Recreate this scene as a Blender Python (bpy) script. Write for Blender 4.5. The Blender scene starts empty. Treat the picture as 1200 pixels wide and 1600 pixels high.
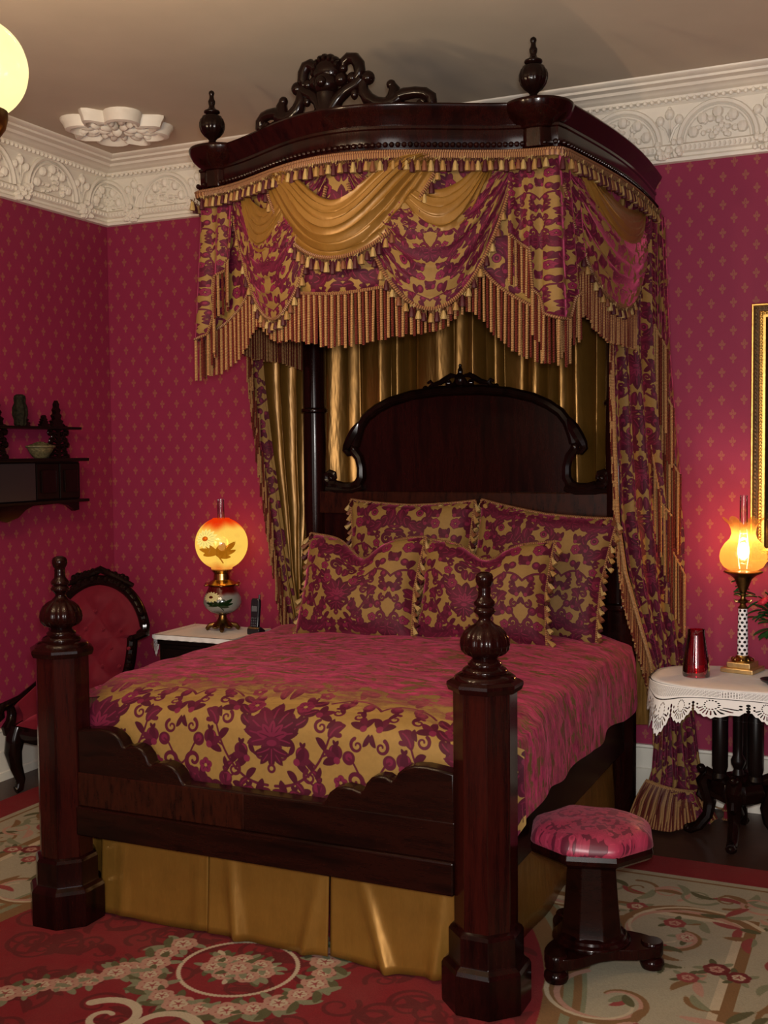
import bpy, math, random
import numpy as np
from mathutils import Vector, Matrix
random.seed(7)
rng = np.random.default_rng(7)
S = bpy.context.scene
COL = S.collection
PI = math.pi
sin, cos = math.sin, math.cos

# ------------------------------------------------------------------ camera, view, lights
FZ = 0.035            # floor level
RZ = 0.044            # top of the rug
CEIL = 3.595
def setup_camera():
    yaw, pitch, roll, f = -0.42915, -0.052396, -0.009402, 1771.8
    cd = bpy.data.cameras.new('camera'); cam = bpy.data.objects.new('camera', cd); COL.objects.link(cam)
    fwd = Vector((sin(yaw)*cos(pitch), cos(yaw)*cos(pitch), sin(pitch)))
    right = Vector((cos(yaw), -sin(yaw), 0)); up = right.cross(fwd)
    r2 = right*cos(roll) + up*sin(roll); u2 = up*cos(roll) - right*sin(roll)
    m = Matrix((r2, u2, -fwd)).transposed().to_4x4()
    m.translation = Vector((4.5058, -5.76006, 1.81828))
    cam.matrix_world = m
    cd.sensor_fit = 'VERTICAL'; cd.sensor_height = 36.0; cd.lens = 36.0*f/1600
    cd.clip_start = 0.05
    S.camera = cam
setup_camera()
S.view_settings.view_transform = 'Standard'; S.view_settings.look = 'None'
S.view_settings.gamma = 1.0; S.view_settings.exposure = 0.0
S.view_settings.use_curve_mapping = False
w = bpy.data.worlds.new('world'); S.world = w; w.use_nodes = True
w.node_tree.nodes['Background'].inputs[0].default_value = (0.45, 0.5, 0.6, 1)
w.node_tree.nodes['Background'].inputs[1].default_value = 0.3
def area(name, loc, target, sx, sy, power, col):
    l = bpy.data.lights.new(name, 'AREA'); l.shape = 'RECTANGLE'; l.size = sx; l.size_y = sy
    l.energy = power; l.color = col
    o = bpy.data.objects.new(name, l); COL.objects.link(o); o.location = loc
    d = Vector(target) - Vector(loc); o.rotation_euler = d.to_track_quat('-Z', 'Y').to_euler()
    return o
FRONT_Y = -7.4; RIGHT_X = 6.4
# daylight coming in at the two windows of the wall behind the camera and the one in the right wall
area('window_daylight', (4.55, FRONT_Y+.08, 1.9), (4.3, 0, 1.75), 1.15, 2.1, 84, (1.0, .93, .87))
area('window_daylight', (2.0, FRONT_Y+.08, 1.9), (2.0, 0, 1.7), 1.15, 2.1, 18, (1.0, .93, .86))
area('window_daylight', (RIGHT_X-.08, -6.3, 1.8), (0, -5.2, 1.5), 1.0, 1.9, 11, (.93, .95, 1.0))
def flash():
    """the small flash of the camera that took the photograph, just above its lens"""
    l = bpy.data.lights.new('camera_flash', 'SPOT'); l.energy = 360; l.color = (1, .95, .9); l.shadow_soft_size = .05; l.spot_size = 1.5; l.spot_blend = .6
    o = bpy.data.objects.new('camera_flash', l); COL.objects.link(o); o.location = (4.52, -5.74, 1.90)
    o.rotation_euler = (Vector((2.6, -1.0, 2.2))-Vector(o.location)).to_track_quat('-Z', 'Y').to_euler()
flash()

# ------------------------------------------------------------------ textures drawn by the script
class Cv:
    """small raster canvas; coordinates 0..w, 0..h in user units, y up"""
    def __init__(s, W, H, w, h, bg, wrap=False):
        s.W, s.H, s.w, s.h, s.wrap = W, H, w, h, wrap
        s.a = np.empty((H, W, 4), np.float32); s.a[:] = bg
    def disc(s, x, y, r, col, alpha=1.0, ry=None):
        ry = ry or r
        offs = [(0, 0)]
        if s.wrap: offs = [(i, j) for i in (-s.w, 0, s.w) for j in (-s.h, 0, s.h)]
        px, py = s.W/s.w, s.H/s.h
        for ox, oy in offs:
            X, Y = (x+ox)*px, (y+oy)*py; R, Q = max(r*px, .4), max(ry*py, .4)
            x0, x1 = int(max(0, X-R-2)), int(min(s.W, X+R+3)); y0, y1 = int(max(0, Y-Q-2)), int(min(s.H, Y+Q+3))
            if x0 >= x1 or y0 >= y1: continue
            gx = np.arange(x0, x1)+.5-X; gy = np.arange(y0, y1)+.5-Y
            d = np.sqrt((gx[None, :]/R)**2 + (gy[:, None]/Q)**2)
            m = np.clip((1-d)*min(R, Q)+.5, 0, 1)[..., None]*alpha
            t = s.a[y0:y1, x0:x1]; t += (np.array(col, np.float32)-t)*m
    def stroke(s, pts, w0, w1, col, alpha=1.0, prof=None):
        pts = [np.array(p, float) for p in pts]
        L = sum(np.linalg.norm(b-a) for a, b in zip(pts, pts[1:])) or 1e-6
        acc = 0
        for a, b in zip(pts, pts[1:]):
            l = np.linalg.norm(b-a); n = max(1, int(l/(max(min(w0, w1), .25*max(w0, w1), .6*s.w/s.W)*.7)))
            for k in range(n+1):
                t = (acc+l*k/n)/L
                r = w0+(w1-w0)*t if prof is None else w0*prof(t)
                p = a+(b-a)*k/n
                s.disc(p[0], p[1], max(r, .0), col, alpha)
            acc += l
    def leaf(s, x, y, ang, ln, wd, col, curl=0.0, vein=None):
        pts = [(x, y)]; n = 10
        for k in range(n):
            ang2 = ang+curl*(k/n); x += cos(ang2)*ln/n; y += sin(ang2)*ln/n; pts.append((x, y))
        s.stroke(pts, wd, wd, col, prof=lambda t: max(.12, sin(PI*min(1, t*.92+.06))**.8))
        if vein is not None: s.stroke(pts[1:-2], wd*.16, wd*.1, vein)
        return pts[-1]
    def flower(s, x, y, r, n, col, mid, ctr):
        for k in range(n):
            a = 2*PI*k/n+.3; s.disc(x+.58*r*cos(a), y+.58*r*sin(a), .48*r, col)
        for k in range(n):
            a = 2*PI*k/n+.3; s.stroke([(x, y), (x+.7*r*cos(a), y+.7*r*sin(a))], .07*r, .03*r, mid)
        s.disc(x, y, .24*r, ctr)
    def scroll(s, x, y, r, turns, a0, w0, w1, col, sgn=1, alpha=1.0):
        pts = []
        n = int(26*turns)+4
        for k in range(n+1):
            t = k/n; a = a0+sgn*2*PI*turns*t; rr = r*(1-.82*t); pts.append((x+rr*cos(a), y+rr*sin(a)))
        s.stroke(pts, w0, w1, col, alpha)
    def image(s, name, data=True):
        im = bpy.data.images.new(name, s.W, s.H)
        if data: im.colorspace_settings.name = 'Non-Color'
        im.pixels.foreach_set(np.clip(s.a, 0, 1).astype(np.float32).ravel()); im.update(); im.pack()
        return im
def curve(p0, p1, p2, p3, n=14):
    out = []
    for k in range(n+1):
        t = k/n; q = 1-t
        out.append(tuple(q**3*a+3*q*q*t*b+3*q*t*t*c+t**3*d for a, b, c, d in zip(p0, p1, p2, p3)))
    return out

def damask_image():
    G = (0, 0, 0, 1); C = (1, .35, 0, 1); P = (1, 1, 0, 1); D = (1, .1, 0, 1); O = (0, 0, 0, 1)
    c = Cv(640, 640, 1, 1, G, wrap=True)
    def half(sg):
        X = lambda x: .5+sg*x
        A = lambda a: a if sg > 0 else PI-a
        # great acanthus scroll at the bottom, sweeping outward and curling in
        sp = curve((X(.05), .24), (X(.06), .08), (X(.22), -.02), (X(.30), .08))+curve((X(.30), .08), (X(.36), .17), (X(.26), .24), (X(.21), .17))[1:]
        c.stroke(sp, .022, .012, D)
        for k in range(1, 25, 3):
            p = sp[k]; q = sp[min(k+1, len(sp)-1)]; a = math.atan2(q[1]-p[1], q[0]-p[0]); l = .13*(1-.45*k/26)
            c.leaf(p[0], p[1], a-sg*.8, l, .030*(1-.35*k/26), C if k % 2 else D, sg*1.3, P)
            if k < 16: c.leaf(p[0], p[1], a+sg*.9, l*.6, .020, D, -sg*1.1, P)
        c.disc(X(.235), .165, .034, P); c.disc(X(.235), .165, .020, D); c.disc(X(.235), .165, .008, O)
        c.leaf(X(.0), .02, A(.2), .10, .022, C, sg*.9, P); c.leaf(X(.0), .13, -PI/2+sg*.3, .11, .026, D, sg*.5, P); c.flower(X(.40), .06, .045, 6, P, D, O)
        # second leaf rising beside the vase
        s3 = curve((X(.06), .30), (X(.20), .33), (X(.36), .24), (X(.40), .36)); c.stroke(s3, .014, .008, D)
        for k in (3, 5, 7, 9, 11, 13):
            p = s3[k]; q = s3[k+1]; a = math.atan2(q[1]-p[1], q[0]-p[0]); c.leaf(p[0], p[1], a-sg*.8, .085, .024, C, sg*.8, P); c.leaf(p[0], p[1], a+sg*.9, .065, .018, D, -sg*.7)
        c.scroll(X(.43), .42, .05, 1.2, A(-1.9), .015, .007, C, sg)
        # berry branch
        br = curve((X(.02), .34), (X(.16), .34), (X(.25), .44), (X(.30), .60))
        c.stroke(br, .007, .005, C)
        for (k, dx, dy) in ((3, .02, -.055), (6, .075, -.04), (9, -.07, .045), (11, .07, .03)):
            p = br[k]; q = (p[0]+sg*dx, p[1]+dy); c.stroke([p, q], .005, .005, C)
            c.disc(q[0], q[1], .036, C); c.disc(q[0]-.008*sg, q[1]+.008, .021, P); c.leaf(q[0], q[1]+.03, PI/2+.5, .028, .008, D); c.leaf(q[0], q[1]+.03, PI/2-.5, .028, .008, D)
            for a in (-.5, 0, .5): c.stroke([(q[0], q[1]-.02), (q[0]+.016*a, q[1]+.02)], .003, .003, D)
        for k in (4, 8, 12):
            p = br[k]; c.leaf(p[0], p[1], A(1.9), .07, .017, D, sg*.9); c.leaf(p[0], p[1], A(-.4), .06, .015, C, -sg*.9, P)
        c.scroll(X(.335), .655, .042, 1.0, A(-1.2), .011, .005, C, -sg); c.leaf(X(.30), .60, A(1.3), .10, .026, C, -sg*1.2, P)
        # side flower spray of the vase
        s2 = curve((X(.03), .56), (X(.10), .58), (X(.17), .68), (X(.16), .82))
        c.stroke(s2, .012, .007, D)
        for k in (3, 6, 9, 12):
            p = s2[k]; c.leaf(p[0], p[1], A(.3), .075, .024, D, sg*.8, P); c.leaf(p[0], p[1], A(2.4), .07, .022, C, -sg*.8)
        c.flower(X(.13), .74, .042, 6, P, D, O); c.flower(X(.185), .86, .036, 5, P, D, O)
        c.scroll(X(.075), .90, .055, 1.25, A(2.2), .016, .008, D, -sg); c.leaf(X(.02), .80, A(1.2), .12, .028, C, sg*.8, P); c.leaf(X(.0), .97, A(.4), .10, .022, D, -sg*.8, P)
        # vine to the neighbouring repeat
        c.stroke(curve((X(.24), .80), (X(.33), .88), (X(.42), .86), (X(.5), .78)), .006, .006, C)
        for x, y in ((.31, .80), (.40, .92), (.43, .80)):
            c.disc(X(x), y, .030, C); c.disc(X(x), y+.006, .015, P)
        c.leaf(X(.36), .87, A(1.5), .08, .02, D, sg); c.leaf(X(.33), .86, A(-1.2), .07, .02, C, -sg, P)
        # palmette on the seam
        for k, a in enumerate((.0, .45, .9, 1.3)):
            c.leaf(X(.5), .27, PI/2+sg*a, .12-.013*k, .026, D if k % 2 else C, sg*.3, P)
        for k, a in enumerate((.25, .8, 1.3)):
            c.leaf(X(.5), .33, -PI/2-sg*a, .10-.01*k, .02, C if k % 2 else D, -sg*.4, P)
        c.flower(X(.36), .40, .035, 5, P, D, O); c.disc(X(.40), .52, .032, C); c.disc(X(.40), .525, .017, P)
        c.stroke(curve((X(.5), .40), (X(.44), .44), (X(.44), .5), (X(.40), .52)), .005, .005, C)
    half(1); half(-1)
    # small filling sprigs
    for sg in (1, -1):
        for x, y, a in ((.10, .20, 1.2), (.30, .06, .5), (.42, .14, 2.2), (.13, .46, .2), (.34, .50, 2.6), (.22, .70, .6), (.46, .66, 1.9), (.28, .95, 2.4), (.47, .94, .9), (.08, .30, 2.9)):
            A = a if sg > 0 else PI-a
            for d in (-.7, 0, .7): c.leaf(.5+sg*x, y, A+d, .075, .019, D if d else C, d*.6)
            c.disc(.5+sg*x, y, .017, P)
        for x, y, q in ((.20, .40, 1), (.06, .66, -1), (.25, .64, 1), (.41, .73, -1), (.36, .30, 1), (.17, .93, -1), (.44, .58, 1), (.06, .49, 1), (.30, .74, -1)):
            c.scroll(.5+sg*x, y, .034, 1.15, 2.0 if sg > 0 else PI-2.0, .009, .004, C, sg*q); c.leaf(.5+sg*(x+.03), y, PI/2-sg*q*.8, .06, .013, D, sg*q*.9)
    for k, a in enumerate((0, .42, -.42, .84, -.84, 1.2, -1.2, 1.6, -1.6)):
        c.leaf(.5, .56, PI/2+a, .20-.010*k, .042-.002*k, C if k % 2 else D, a*.25, P)
    for k, a in enumerate((0, .6, -.6, 1.1, -1.1)): c.leaf(.5, .56, PI/2+a, .085, .018, P, a*.3, D)
    c.disc(.5, .54, .045, C, ry=.03); c.disc(.5, .54, .026, P, ry=.015)
    for a in (.5, -.5, 1.0, -1.0, 0): c.leaf(.5, .52, -PI/2+a, .10, .02, D, a*.5, P)
    c.disc(.5, .42, .022, C); c.disc(.5, .42, .010, O)
    return c

def fleur_image():
    c = Cv(210, 270, .105, .135, (0, 0, 0, 1), wrap=True); W = (1, 1, 1, 1)
    for x, y in ((.02, .03), (.0725, .0975)):
        c.leaf(x, y-.004, PI/2, .031, .0072, W); c.leaf(x, y-.004, -PI/2, .017, .0058, W)
        c.leaf(x-.002, y, PI-.35, .0165, .0058, W, -.7); c.leaf(x+.002, y, .35, .0165, .0058, W, .7)
        c.disc(x, y, .0022, (0, 0, 0, 1)); c.stroke([(x, y+.008), (x, y+.018)], .0012, .0012, (.3, 0, 0, 1))
    return c

def rug_image():
    X0, Y0, W, H = .30, -4.75, 4.30, 3.92
    cream = (.60, .575, .49, 1); red = (.46, .075, .125, 1); dred = (.34, .05, .09, 1); tan = (.46, .34, .21, 1)
    sage = (.46, .47, .37, 1); pink = (.66, .50, .44, 1); rose = (.52, .22, .22, 1); green = (.30, .31, .20, 1); wine = (.38, .10, .12, 1); pale = (.70, .65, .55, 1)
    c = Cv(1500, 1368, W, H, red)
    yy, xx = np.mgrid[0:c.H, 0:c.W]; wx = X0+(xx+.5)*W/c.W; wy = Y0+(yy+.5)*H/c.H
    def fill(m, col): c.a[m] = np.array(col, np.float32)
    ex = np.minimum(wx-X0, X0+W-wx); ey = np.minimum(wy-Y0, Y0+H-wy); e = np.minimum(ex, ey)
    fill(e > .20, cream); fill((e > .235) & (e < .25), tan); fill((e > .56) & (e < .60), tan); fill((e > .60) & (e < .63), pale)
    q = np.sqrt(((wx-2.45)/1.06)**2+((wy+2.72)/1.5)**2)
    fill((q < 1.13), sage); fill((q < 1.115) & (q > 1.09), tan); fill((q < 1.06) & (q > 1.0), tan); fill(q < 1.0, red)
    def P(x, y): return x-X0, y-Y0
    r = random.Random(3)
    def roseb(x, y, s, base, hi):
        x, y = P(x, y)
        for k in range(5):
            a = k*1.257+r.random(); c.leaf(x+.5*s*cos(a), y+.5*s*sin(a), a, s*.95, s*.22, green if k % 2 else sage, r.uniform(-.6, .6))
        c.flower(x, y, s*.8, 7, base, rose, hi); c.flower(x, y, s*.45, 5, hi, rose, base); c.disc(x, y, s*.1, rose)
    # tone-on-tone scrolls in the red field
    for k in range(230):
        a, t = r.uniform(0, 2*PI), math.sqrt(r.random())*.93
        x, y = P(2.45+1.06*t*cos(a), -2.72+1.5*t*sin(a)); c.scroll(x, y, r.uniform(.05, .11), r.uniform(.9, 1.4), r.uniform(0, 6), .010, .005, dred, r.choice((-1, 1)), .75)
        c.leaf(x+.05, y, r.uniform(0, 6), .12, .018, dred, r.uniform(-1.5, 1.5))
    # scrolling border on the cream
    def along(n, f, sc):
        for k in range(n):
            t = (k+.5)/n; x, y, dx = f(t); px, py = P(x, y); g = 1 if k % 2 else -1
            c.scroll(px, py, sc, 1.2, r.uniform(0, 6), .009, .004, (tan, pink, sage)[k % 3], g); c.leaf(px+sc*.6, py, r.uniform(0, 6), sc*1.5, .018, (sage, pink, rose)[k % 3], g*1.2)
            c.leaf(px-sc*.6, py, r.uniform(0, 6), sc*1.4, .016, (green, tan, sage)[k % 3], -g*1.2)
    along(30, lambda t: (X0+.4+t*(W-.8), Y0+H-.40, 0), .085); along(26, lambda t: (X0+.40, Y0+.4+t*(H-.8), 0), .085); along(26, lambda t: (X0+W-.40, Y0+.4+t*(H-.8), 0), .085)
    for k in range(34):
        t = k/34*2*PI; roseb(2.45+cos(t)*1.88*(1+.02*sin(7*t)), -2.79+sin(t)*1.72, .05, (wine, pink, rose)[k % 3], pale)
    # large scrolls and sprays between the field and the border
    for sg in (1, -1):
        for (x, y, s, a0, tr) in ((1.32, -1.62, .30, .5, 1.05), (1.22, -2.2, .24, 2.2, 1.0), (.9, -1.35, .20, 3.0, 1.1), (1.38, -3.1, .3, -1, 1.0)):
            px, py = P(2.45+sg*x, y); c.scroll(px, py, s, tr, a0 if sg > 0 else PI-a0, .022, .008, tan, sg); c.scroll(px, py, s*.86, tr, a0 if sg > 0 else PI-a0, .012, .005, pink, sg); c.scroll(px, py, s*1.1, .7, a0 if sg > 0 else PI-a0, .010, .004, pale, sg)
        for k in range(46):
            x = 2.45+sg*r.uniform(.85, 1.75); y = r.uniform(-3.3, -1.2)
            if ((x-2.45)/1.06)**2+((y+2.72)/1.5)**2 < 1.42: continue
            px, py = P(x, y)
            for j in range(3): c.leaf(px, py, r.uniform(0, 6.3), r.uniform(.07, .16), .017, r.choice((sage, green, tan, pink, rose)), r.uniform(-1.5, 1.5))
        for x, y, s, b in ((1.23, -2.52, .05, wine), (1.30, -2.44, .04, wine), (1.36, -2.40, .045, wine), (1.20, -2.62, .04, wine), (1.47, -2.36, .05, rose), (1.50, -1.85, .055, wine), (1.42, -1.95, .045, rose), (1.3, -1.52, .05, rose), (1.05, -1.5, .045, wine)):
            roseb(2.45+sg*x, y, s, b, pink)
    # medallion and wreath in front of the bed
    mx, my = 2.44, -2.49
    px, py = P(mx, my)
    for k in range(90):
        a = 2*PI*k/90; c.disc(px+.205*cos(a), py+.205*sin(a), .009, pale)
    for k in range(26):
        a = r.uniform(0, 6.3); t = r.uniform(0, .11); c.leaf(px+t*cos(a)*1.2, py+t*sin(a)*.8, a, .055, .013, r.choice((green, sage, pale)), r.uniform(-1, 1))
    for k in range(7):
        a = k*.9; roseb(mx+.075*cos(a)*1.3, my+.06*sin(a), .052, pink, pale)
    roseb(mx, my, .06, pink, pale)
    for k in range(22):
        a = 2*PI*k/22
        if -.1 < (a-PI/2) < 1.2: continue
        roseb(mx+.30*cos(a), my+.30*sin(a), .052 if k % 2 else .066, pink, pale)
        x, y = P(mx+.33*cos(a+.15), my+.33*sin(a+.15)); c.leaf(x, y, a+.8, .09, .017, sage, .6); c.leaf(x, y, a-.6, .08, .016, green, -.6)
    for sg in (1, -1):
        g = curve((mx+sg*.32, my-.12), (mx+sg*.45, my-.35), (mx+sg*.55, my-.3), (mx+sg*.75, my-.75), 12)
        if sg < 0:
            for x, y in g: roseb(x+r.uniform(-.02, .02), y+r.uniform(-.03, .03), r.uniform(.045, .07), pink, pale)
        x, y = P(mx-.10+sg*.10, my-.46); c.scroll(x, y, .12, 1.2, .5 if sg > 0 else PI-.5, .020, .010, pale, sg); c.stroke(curve((x, y-.12), (x-sg*.1, y-.2), (x-sg*.3, y-.15), (x-sg*.45, y-.3)), .022, .014, sage)
    return c, (X0, Y0, W, H)

def lace_image():
    """1 unit = one scallop repeat across, 1.0 high (hem at y=0); value = thread coverage"""
    c = Cv(256, 256, 1, 1, (.0, 0, 0, 1), wrap=False); W = (1, 1, 1, 1); K = (.0, 0, 0, 1)
    yy, xx = np.mgrid[0:256, 0:256]/256.0
    edge = .02+.30*(np.abs(xx-.5)*2)**1.5+.055*np.abs(np.mod(xx*6+.5, 1)-.5)*2
    c.a[yy > edge] = np.array(W)
    for k in range(9):
        a = PI*(1.12+k*.095); c.stroke([(.5+.22*cos(a), .50+.22*sin(a)), (.5+.34*cos(a), .50+.34*sin(a))], .016, .02, K)
    for k in range(14):
        a = 2*PI*k/14; c.disc(.5+.155*cos(a), .50+.155*sin(a), .022, K)
    for x in (.0, 1.0):
        for y in (.36, .46, .56): c.disc(x, y, .05, K)
        c.disc(x+.14*(1 if x == 0 else -1), .41, .032, K); c.disc(x+.14*(1 if x == 0 else -1), .52, .032, K)
    c.stroke([(0, .72), (1, .72)], .012, .012, K)
    n = 40
    for i in range(n):
        for j in range(9):
            if (i*7+j*3) % 5 != 0: c.disc((i+.5)/n, .79+.022*j, .008, K)
    return c

def globe_image(lit):
    """the painted glass of the lamp: daisy and leaves (x = once round, y = bottom to top)"""
    if lit:
        bg = (1.0, .80, .34, 1); top = (.90, .20, .02, 1); pet = (1.0, .90, .50, 1); leafc = (.62, .36, .05, 1); ctr = (.75, .28, .02, 1)
    else:
        bg = (.50, .50, .48, 1); top = (.30, .03, .03, 1); pet = (.80, .76, .55, 1); leafc = (.06, .14, .05, 1); ctr = (.28, .08, .04, 1)
    c = Cv(768, 384, 2, 1, bg)
    yy, xx = np.mgrid[0:384, 0:768]; v = yy/384.0
    n = np.sin(xx*2*PI/768*3)*.03+np.sin(xx*2*PI/768*7+1)*.02
    t = np.clip((v+n-(.76 if lit else .62))/.20, 0, 1)[..., None]; t = t*t*(3-2*t); c.a += (np.array(top, np.float32)-c.a)*t
    t = np.clip((.16-v+n)/.2, 0, 1)[..., None]; c.a += (np.array(top if lit else (.3, .25, .2, 1), np.float32)*.9-c.a)*t*.55
    for x0 in (.86, 1.86):
        for a, l, w_ in ((-.55, .20, .05), (.55, .34, .05), (.95, .24, .055), (2.6, .26, .05), (.05, .26, .05), (3.1, .20, .045), (2.0, .22, .045)):
            c.leaf(x0+.03, .34, a, l, w_, leafc, .5); 
        c.stroke(curve((x0-.08, .60), (x0-.02, .45), (x0+.02, .38), (x0+.12, .16)), .016, .010, leafc)
        for k in range(15):
            a = 2*PI*k/15; c.leaf(x0-.12, .63, a, .185, .033, pet, .1); c.stroke([(x0-.12+.05*cos(a), .63+.05*sin(a)), (x0-.12+.14*cos(a), .63+.14*sin(a))], .005, .003, tuple(q*.8 for q in pet[:3])+(1,))
        c.disc(x0-.12, .63, .045, ctr); c.disc(x0-.11, .64, .018, (ctr[0]*1.3, ctr[1]*1.5, ctr[2], 1))
    return c
IMG = {}
_d = damask_image(); IMG['damask'] = _d.image('damask_weave')
_m = _d.a[..., 0].copy()                    # a fuller weave of the same design: every figure a little thicker
for _k in range(3):
    _m = np.maximum.reduce([_m, np.roll(_m, 1, 0), np.roll(_m, -1, 0), np.roll(_m, 1, 1), np.roll(_m, -1, 1)])
_e = _d.a[..., 0] < .5; _d.a[..., 1][_e] = .1; _d.a[..., 0] = _m; IMG['damask_full'] = _d.image('damask_weave_full')
IMG['fleur'] = fleur_image().image('wallpaper_fleur')
_rc, RUG = rug_image(); IMG['rug'] = _rc.image('rug_weave', False)
IMG['lace'] = lace_image().image('lace_thread')
IMG['globe'] = globe_image(True).image('painted_globe', False)
IMG['font'] = globe_image(False).image('painted_font', False)
# ------------------------------------------------------------------ materials
M = {}
class NT:
    def __init__(s, name):
        s.m = bpy.data.materials.new(name); s.m.use_nodes = True; s.t = s.m.node_tree; s.b = s.t.nodes['Principled BSDF']; s.out = s.t.nodes['Material Output']
        M[name] = s.m
    def n(s, typ, ins=None, **kw):
        nd = s.t.nodes.new(typ)
        for k, v in kw.items(): setattr(nd, k, v)
        for k, v in (ins or {}).items():
            sock = nd.inputs[k]
            if hasattr(v, 'links') or hasattr(v, 'is_linked'): s.t.links.new(v, sock)
            else: sock.default_value = v
        return nd
    def l(s, a, b): s.t.links.new(a, b)
    def set(s, **kw):
        for k, v in kw.items():
            sock = s.b.inputs[k.replace('_', ' ')]
            if hasattr(v, 'is_linked'): s.l(v, sock)
            else: sock.default_value = v
    def mix(s, f, a, b, mode='MIX'):
        nd = s.t.nodes.new('ShaderNodeMix'); nd.data_type = 'RGBA'; nd.blend_type = mode
        for i, v in ((0, f), (6, a), (7, b)):
            if hasattr(v, 'is_linked'): s.l(v, nd.inputs[i])
            else: nd.inputs[i].default_value = v
        return nd.outputs[2]
    def math(s, op, a, b=0.0, c=0.0):
        nd = s.t.nodes.new('ShaderNodeMath'); nd.operation = op
        for i, v in enumerate((a, b, c)):
            if hasattr(v, 'is_linked'): s.l(v, nd.inputs[i])
            else: nd.inputs[i].default_value = v
        return nd.outputs[0]
    def uv(s, sc=(1, 1, 1), rot=0.0):
        tc = s.n('ShaderNodeTexCoord'); mp = s.n('ShaderNodeMapping', {'Vector': tc.outputs['UV'], 'Scale': sc, 'Rotation': (0, 0, rot)}); return mp.outputs[0]
    def obj(s, sc=(1, 1, 1)):
        tc = s.n('ShaderNodeTexCoord'); mp = s.n('ShaderNodeMapping', {'Vector': tc.outputs['Object'], 'Scale': sc}); return mp.outputs[0]
    def noise(s, vec, scale, detail=4, rough=.55):
        return s.n('ShaderNodeTexNoise', {'Vector': vec, 'Scale': scale, 'Detail': detail, 'Roughness': rough}).outputs[0]
    def ramp(s, f, stops):
        nd = s.t.nodes.new('ShaderNodeValToRGB'); s.l(f, nd.inputs[0]); e = nd.color_ramp.elements
        while len(e) < len(stops): e.new(.5)
        for el, (p, c) in zip(e, stops): el.position = p; el.color = c
        return nd.outputs[0]
    def bump(s, h, st=.3, dist=.01):
        nd = s.n('ShaderNodeBump', {'Strength': st, 'Distance': dist, 'Height': h}); s.l(nd.outputs[0], s.b.inputs['Normal']); return nd
    def img(s, key, vec, ext='REPEAT'):
        nd = s.n('ShaderNodeTexImage', {'Vector': vec}); nd.image = IMG[key]; nd.extension = ext; nd.interpolation = 'Cubic' if key in ('damask',) else 'Linear'; return nd
def rgb(r, g, b): return (r, g, b, 1)
def srgb(r, g, b):
    f = lambda c: (c/255/12.92 if c/255 <= .04045 else ((c/255+.055)/1.055)**2.4)
    return (f(r), f(g), f(b), 1)

def wood(name, dark, light, sc, rough=.22, spec=.5, coat=.35):
    t = NT(name); v = t.obj(sc); f = t.noise(v, 3.0, 6, .6); g = t.noise(t.obj((sc[0]*5, sc[1]*5, sc[2]*5)), 9.0, 3)
    h = t.math('ADD', t.math('MULTIPLY', f, .75), t.math('MULTIPLY', g, .25))
    t.set(Base_Color=t.ramp(h, [(.36, dark), (.56, light), (.68, dark)]), Roughness=rough, Specular_IOR_Level=spec, Coat_Weight=coat, Coat_Roughness=.12)
wood('mahogany', rgb(.0030, .0009, .0008), rgb(.0125, .0021, .0015), (6, 6, .7), .15, .17, .0)
wood('mahogany_flat', rgb(.0040, .0014, .0010), rgb(.012, .0027, .0016), (.8, 5, 6), .24, .15, .0)
wood('flame_veneer', rgb(.005, .0015, .0010), rgb(.025, .0052, .0025), (14, 5, 3), .26, .15, .0)
wood('carved_wood', rgb(.0030, .0012, .0010), rgb(.007, .0022, .0017), (7, 7, 4), .15, .18, .0)
wood('dark_wood', rgb(.0030, .0016, .0014), rgb(.006, .0028, .0024), (5, 5, 2), .35, .15, .0)
wood('post_wood', rgb(.006, .0012, .0010), rgb(.024, .0033, .0021), (7, 7, .5), .16, .18, .0)
def floor_mat():
    t = NT('floor_boards'); v = t.obj((1, 1, 1)); br = t.n('ShaderNodeTexBrick', {'Vector': v, 'Color1': rgb(.040, .016, .010), 'Color2': rgb(.028, .011, .007), 'Mortar': rgb(.006, .003, .002), 'Scale': 1.0, 'Mortar Size': .003, 'Brick Width': 1.8, 'Row Height': .085})
    n = t.noise(t.obj((2, 30, 1)), 3, 5); t.set(Base_Color=t.mix(.5, br.outputs[0], t.ramp(n, [(.3, rgb(.02, .008, .005)), (.7, rgb(.06, .024, .014))])), Roughness=.42)
floor_mat()
def wallpaper():
    t = NT('wallpaper'); v = t.uv((1/.105, 1/.135, 1)); f = t.img('fleur', v).outputs[0]
    n = t.noise(t.uv((1, 1, 1)), 260, 3); c = t.mix(n, rgb(.200, .013, .046), rgb(.255, .021, .066))
    t.set(Base_Color=t.mix(t.math('MULTIPLY', f, .36), c, rgb(.33, .17, .055)), Roughness=.62, Specular_IOR_Level=.25)
    t.bump(t.noise(t.uv(), 600, 2), .08, .001)
wallpaper()
def plain(name, col, rough=.5, metal=0.0, spec=.5, noise=0.0, nsc=20, coat=0.0, bump=0.0):
    t = NT(name)
    if noise:
        n = t.noise(t.obj(), nsc, 5); d = tuple(c*(1-noise) for c in col[:3])+(1,); u = tuple(min(1, c*(1+noise)) for c in col[:3])+(1,)
        t.set(Base_Color=t.ramp(n, [(.3, d), (.7, u)]))
        if bump: t.bump(n, bump, .01)
    else: t.set(Base_Color=col)
    t.set(Roughness=rough, Metallic=metal, Specular_IOR_Level=spec, Coat_Weight=coat)
    return t
plain('ceiling_paint', rgb(.53, .455, .36), .8, spec=.1, noise=.04, nsc=3)
plain('plaster', rgb(.74, .69, .60), .45, spec=.35, noise=.03, nsc=14)
plain('white_paint', rgb(.66, .63, .55), .4, noise=.03, nsc=10)
plain('brass', rgb(.42, .26, .08), .25, 1.0, noise=.25, nsc=30)
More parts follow.
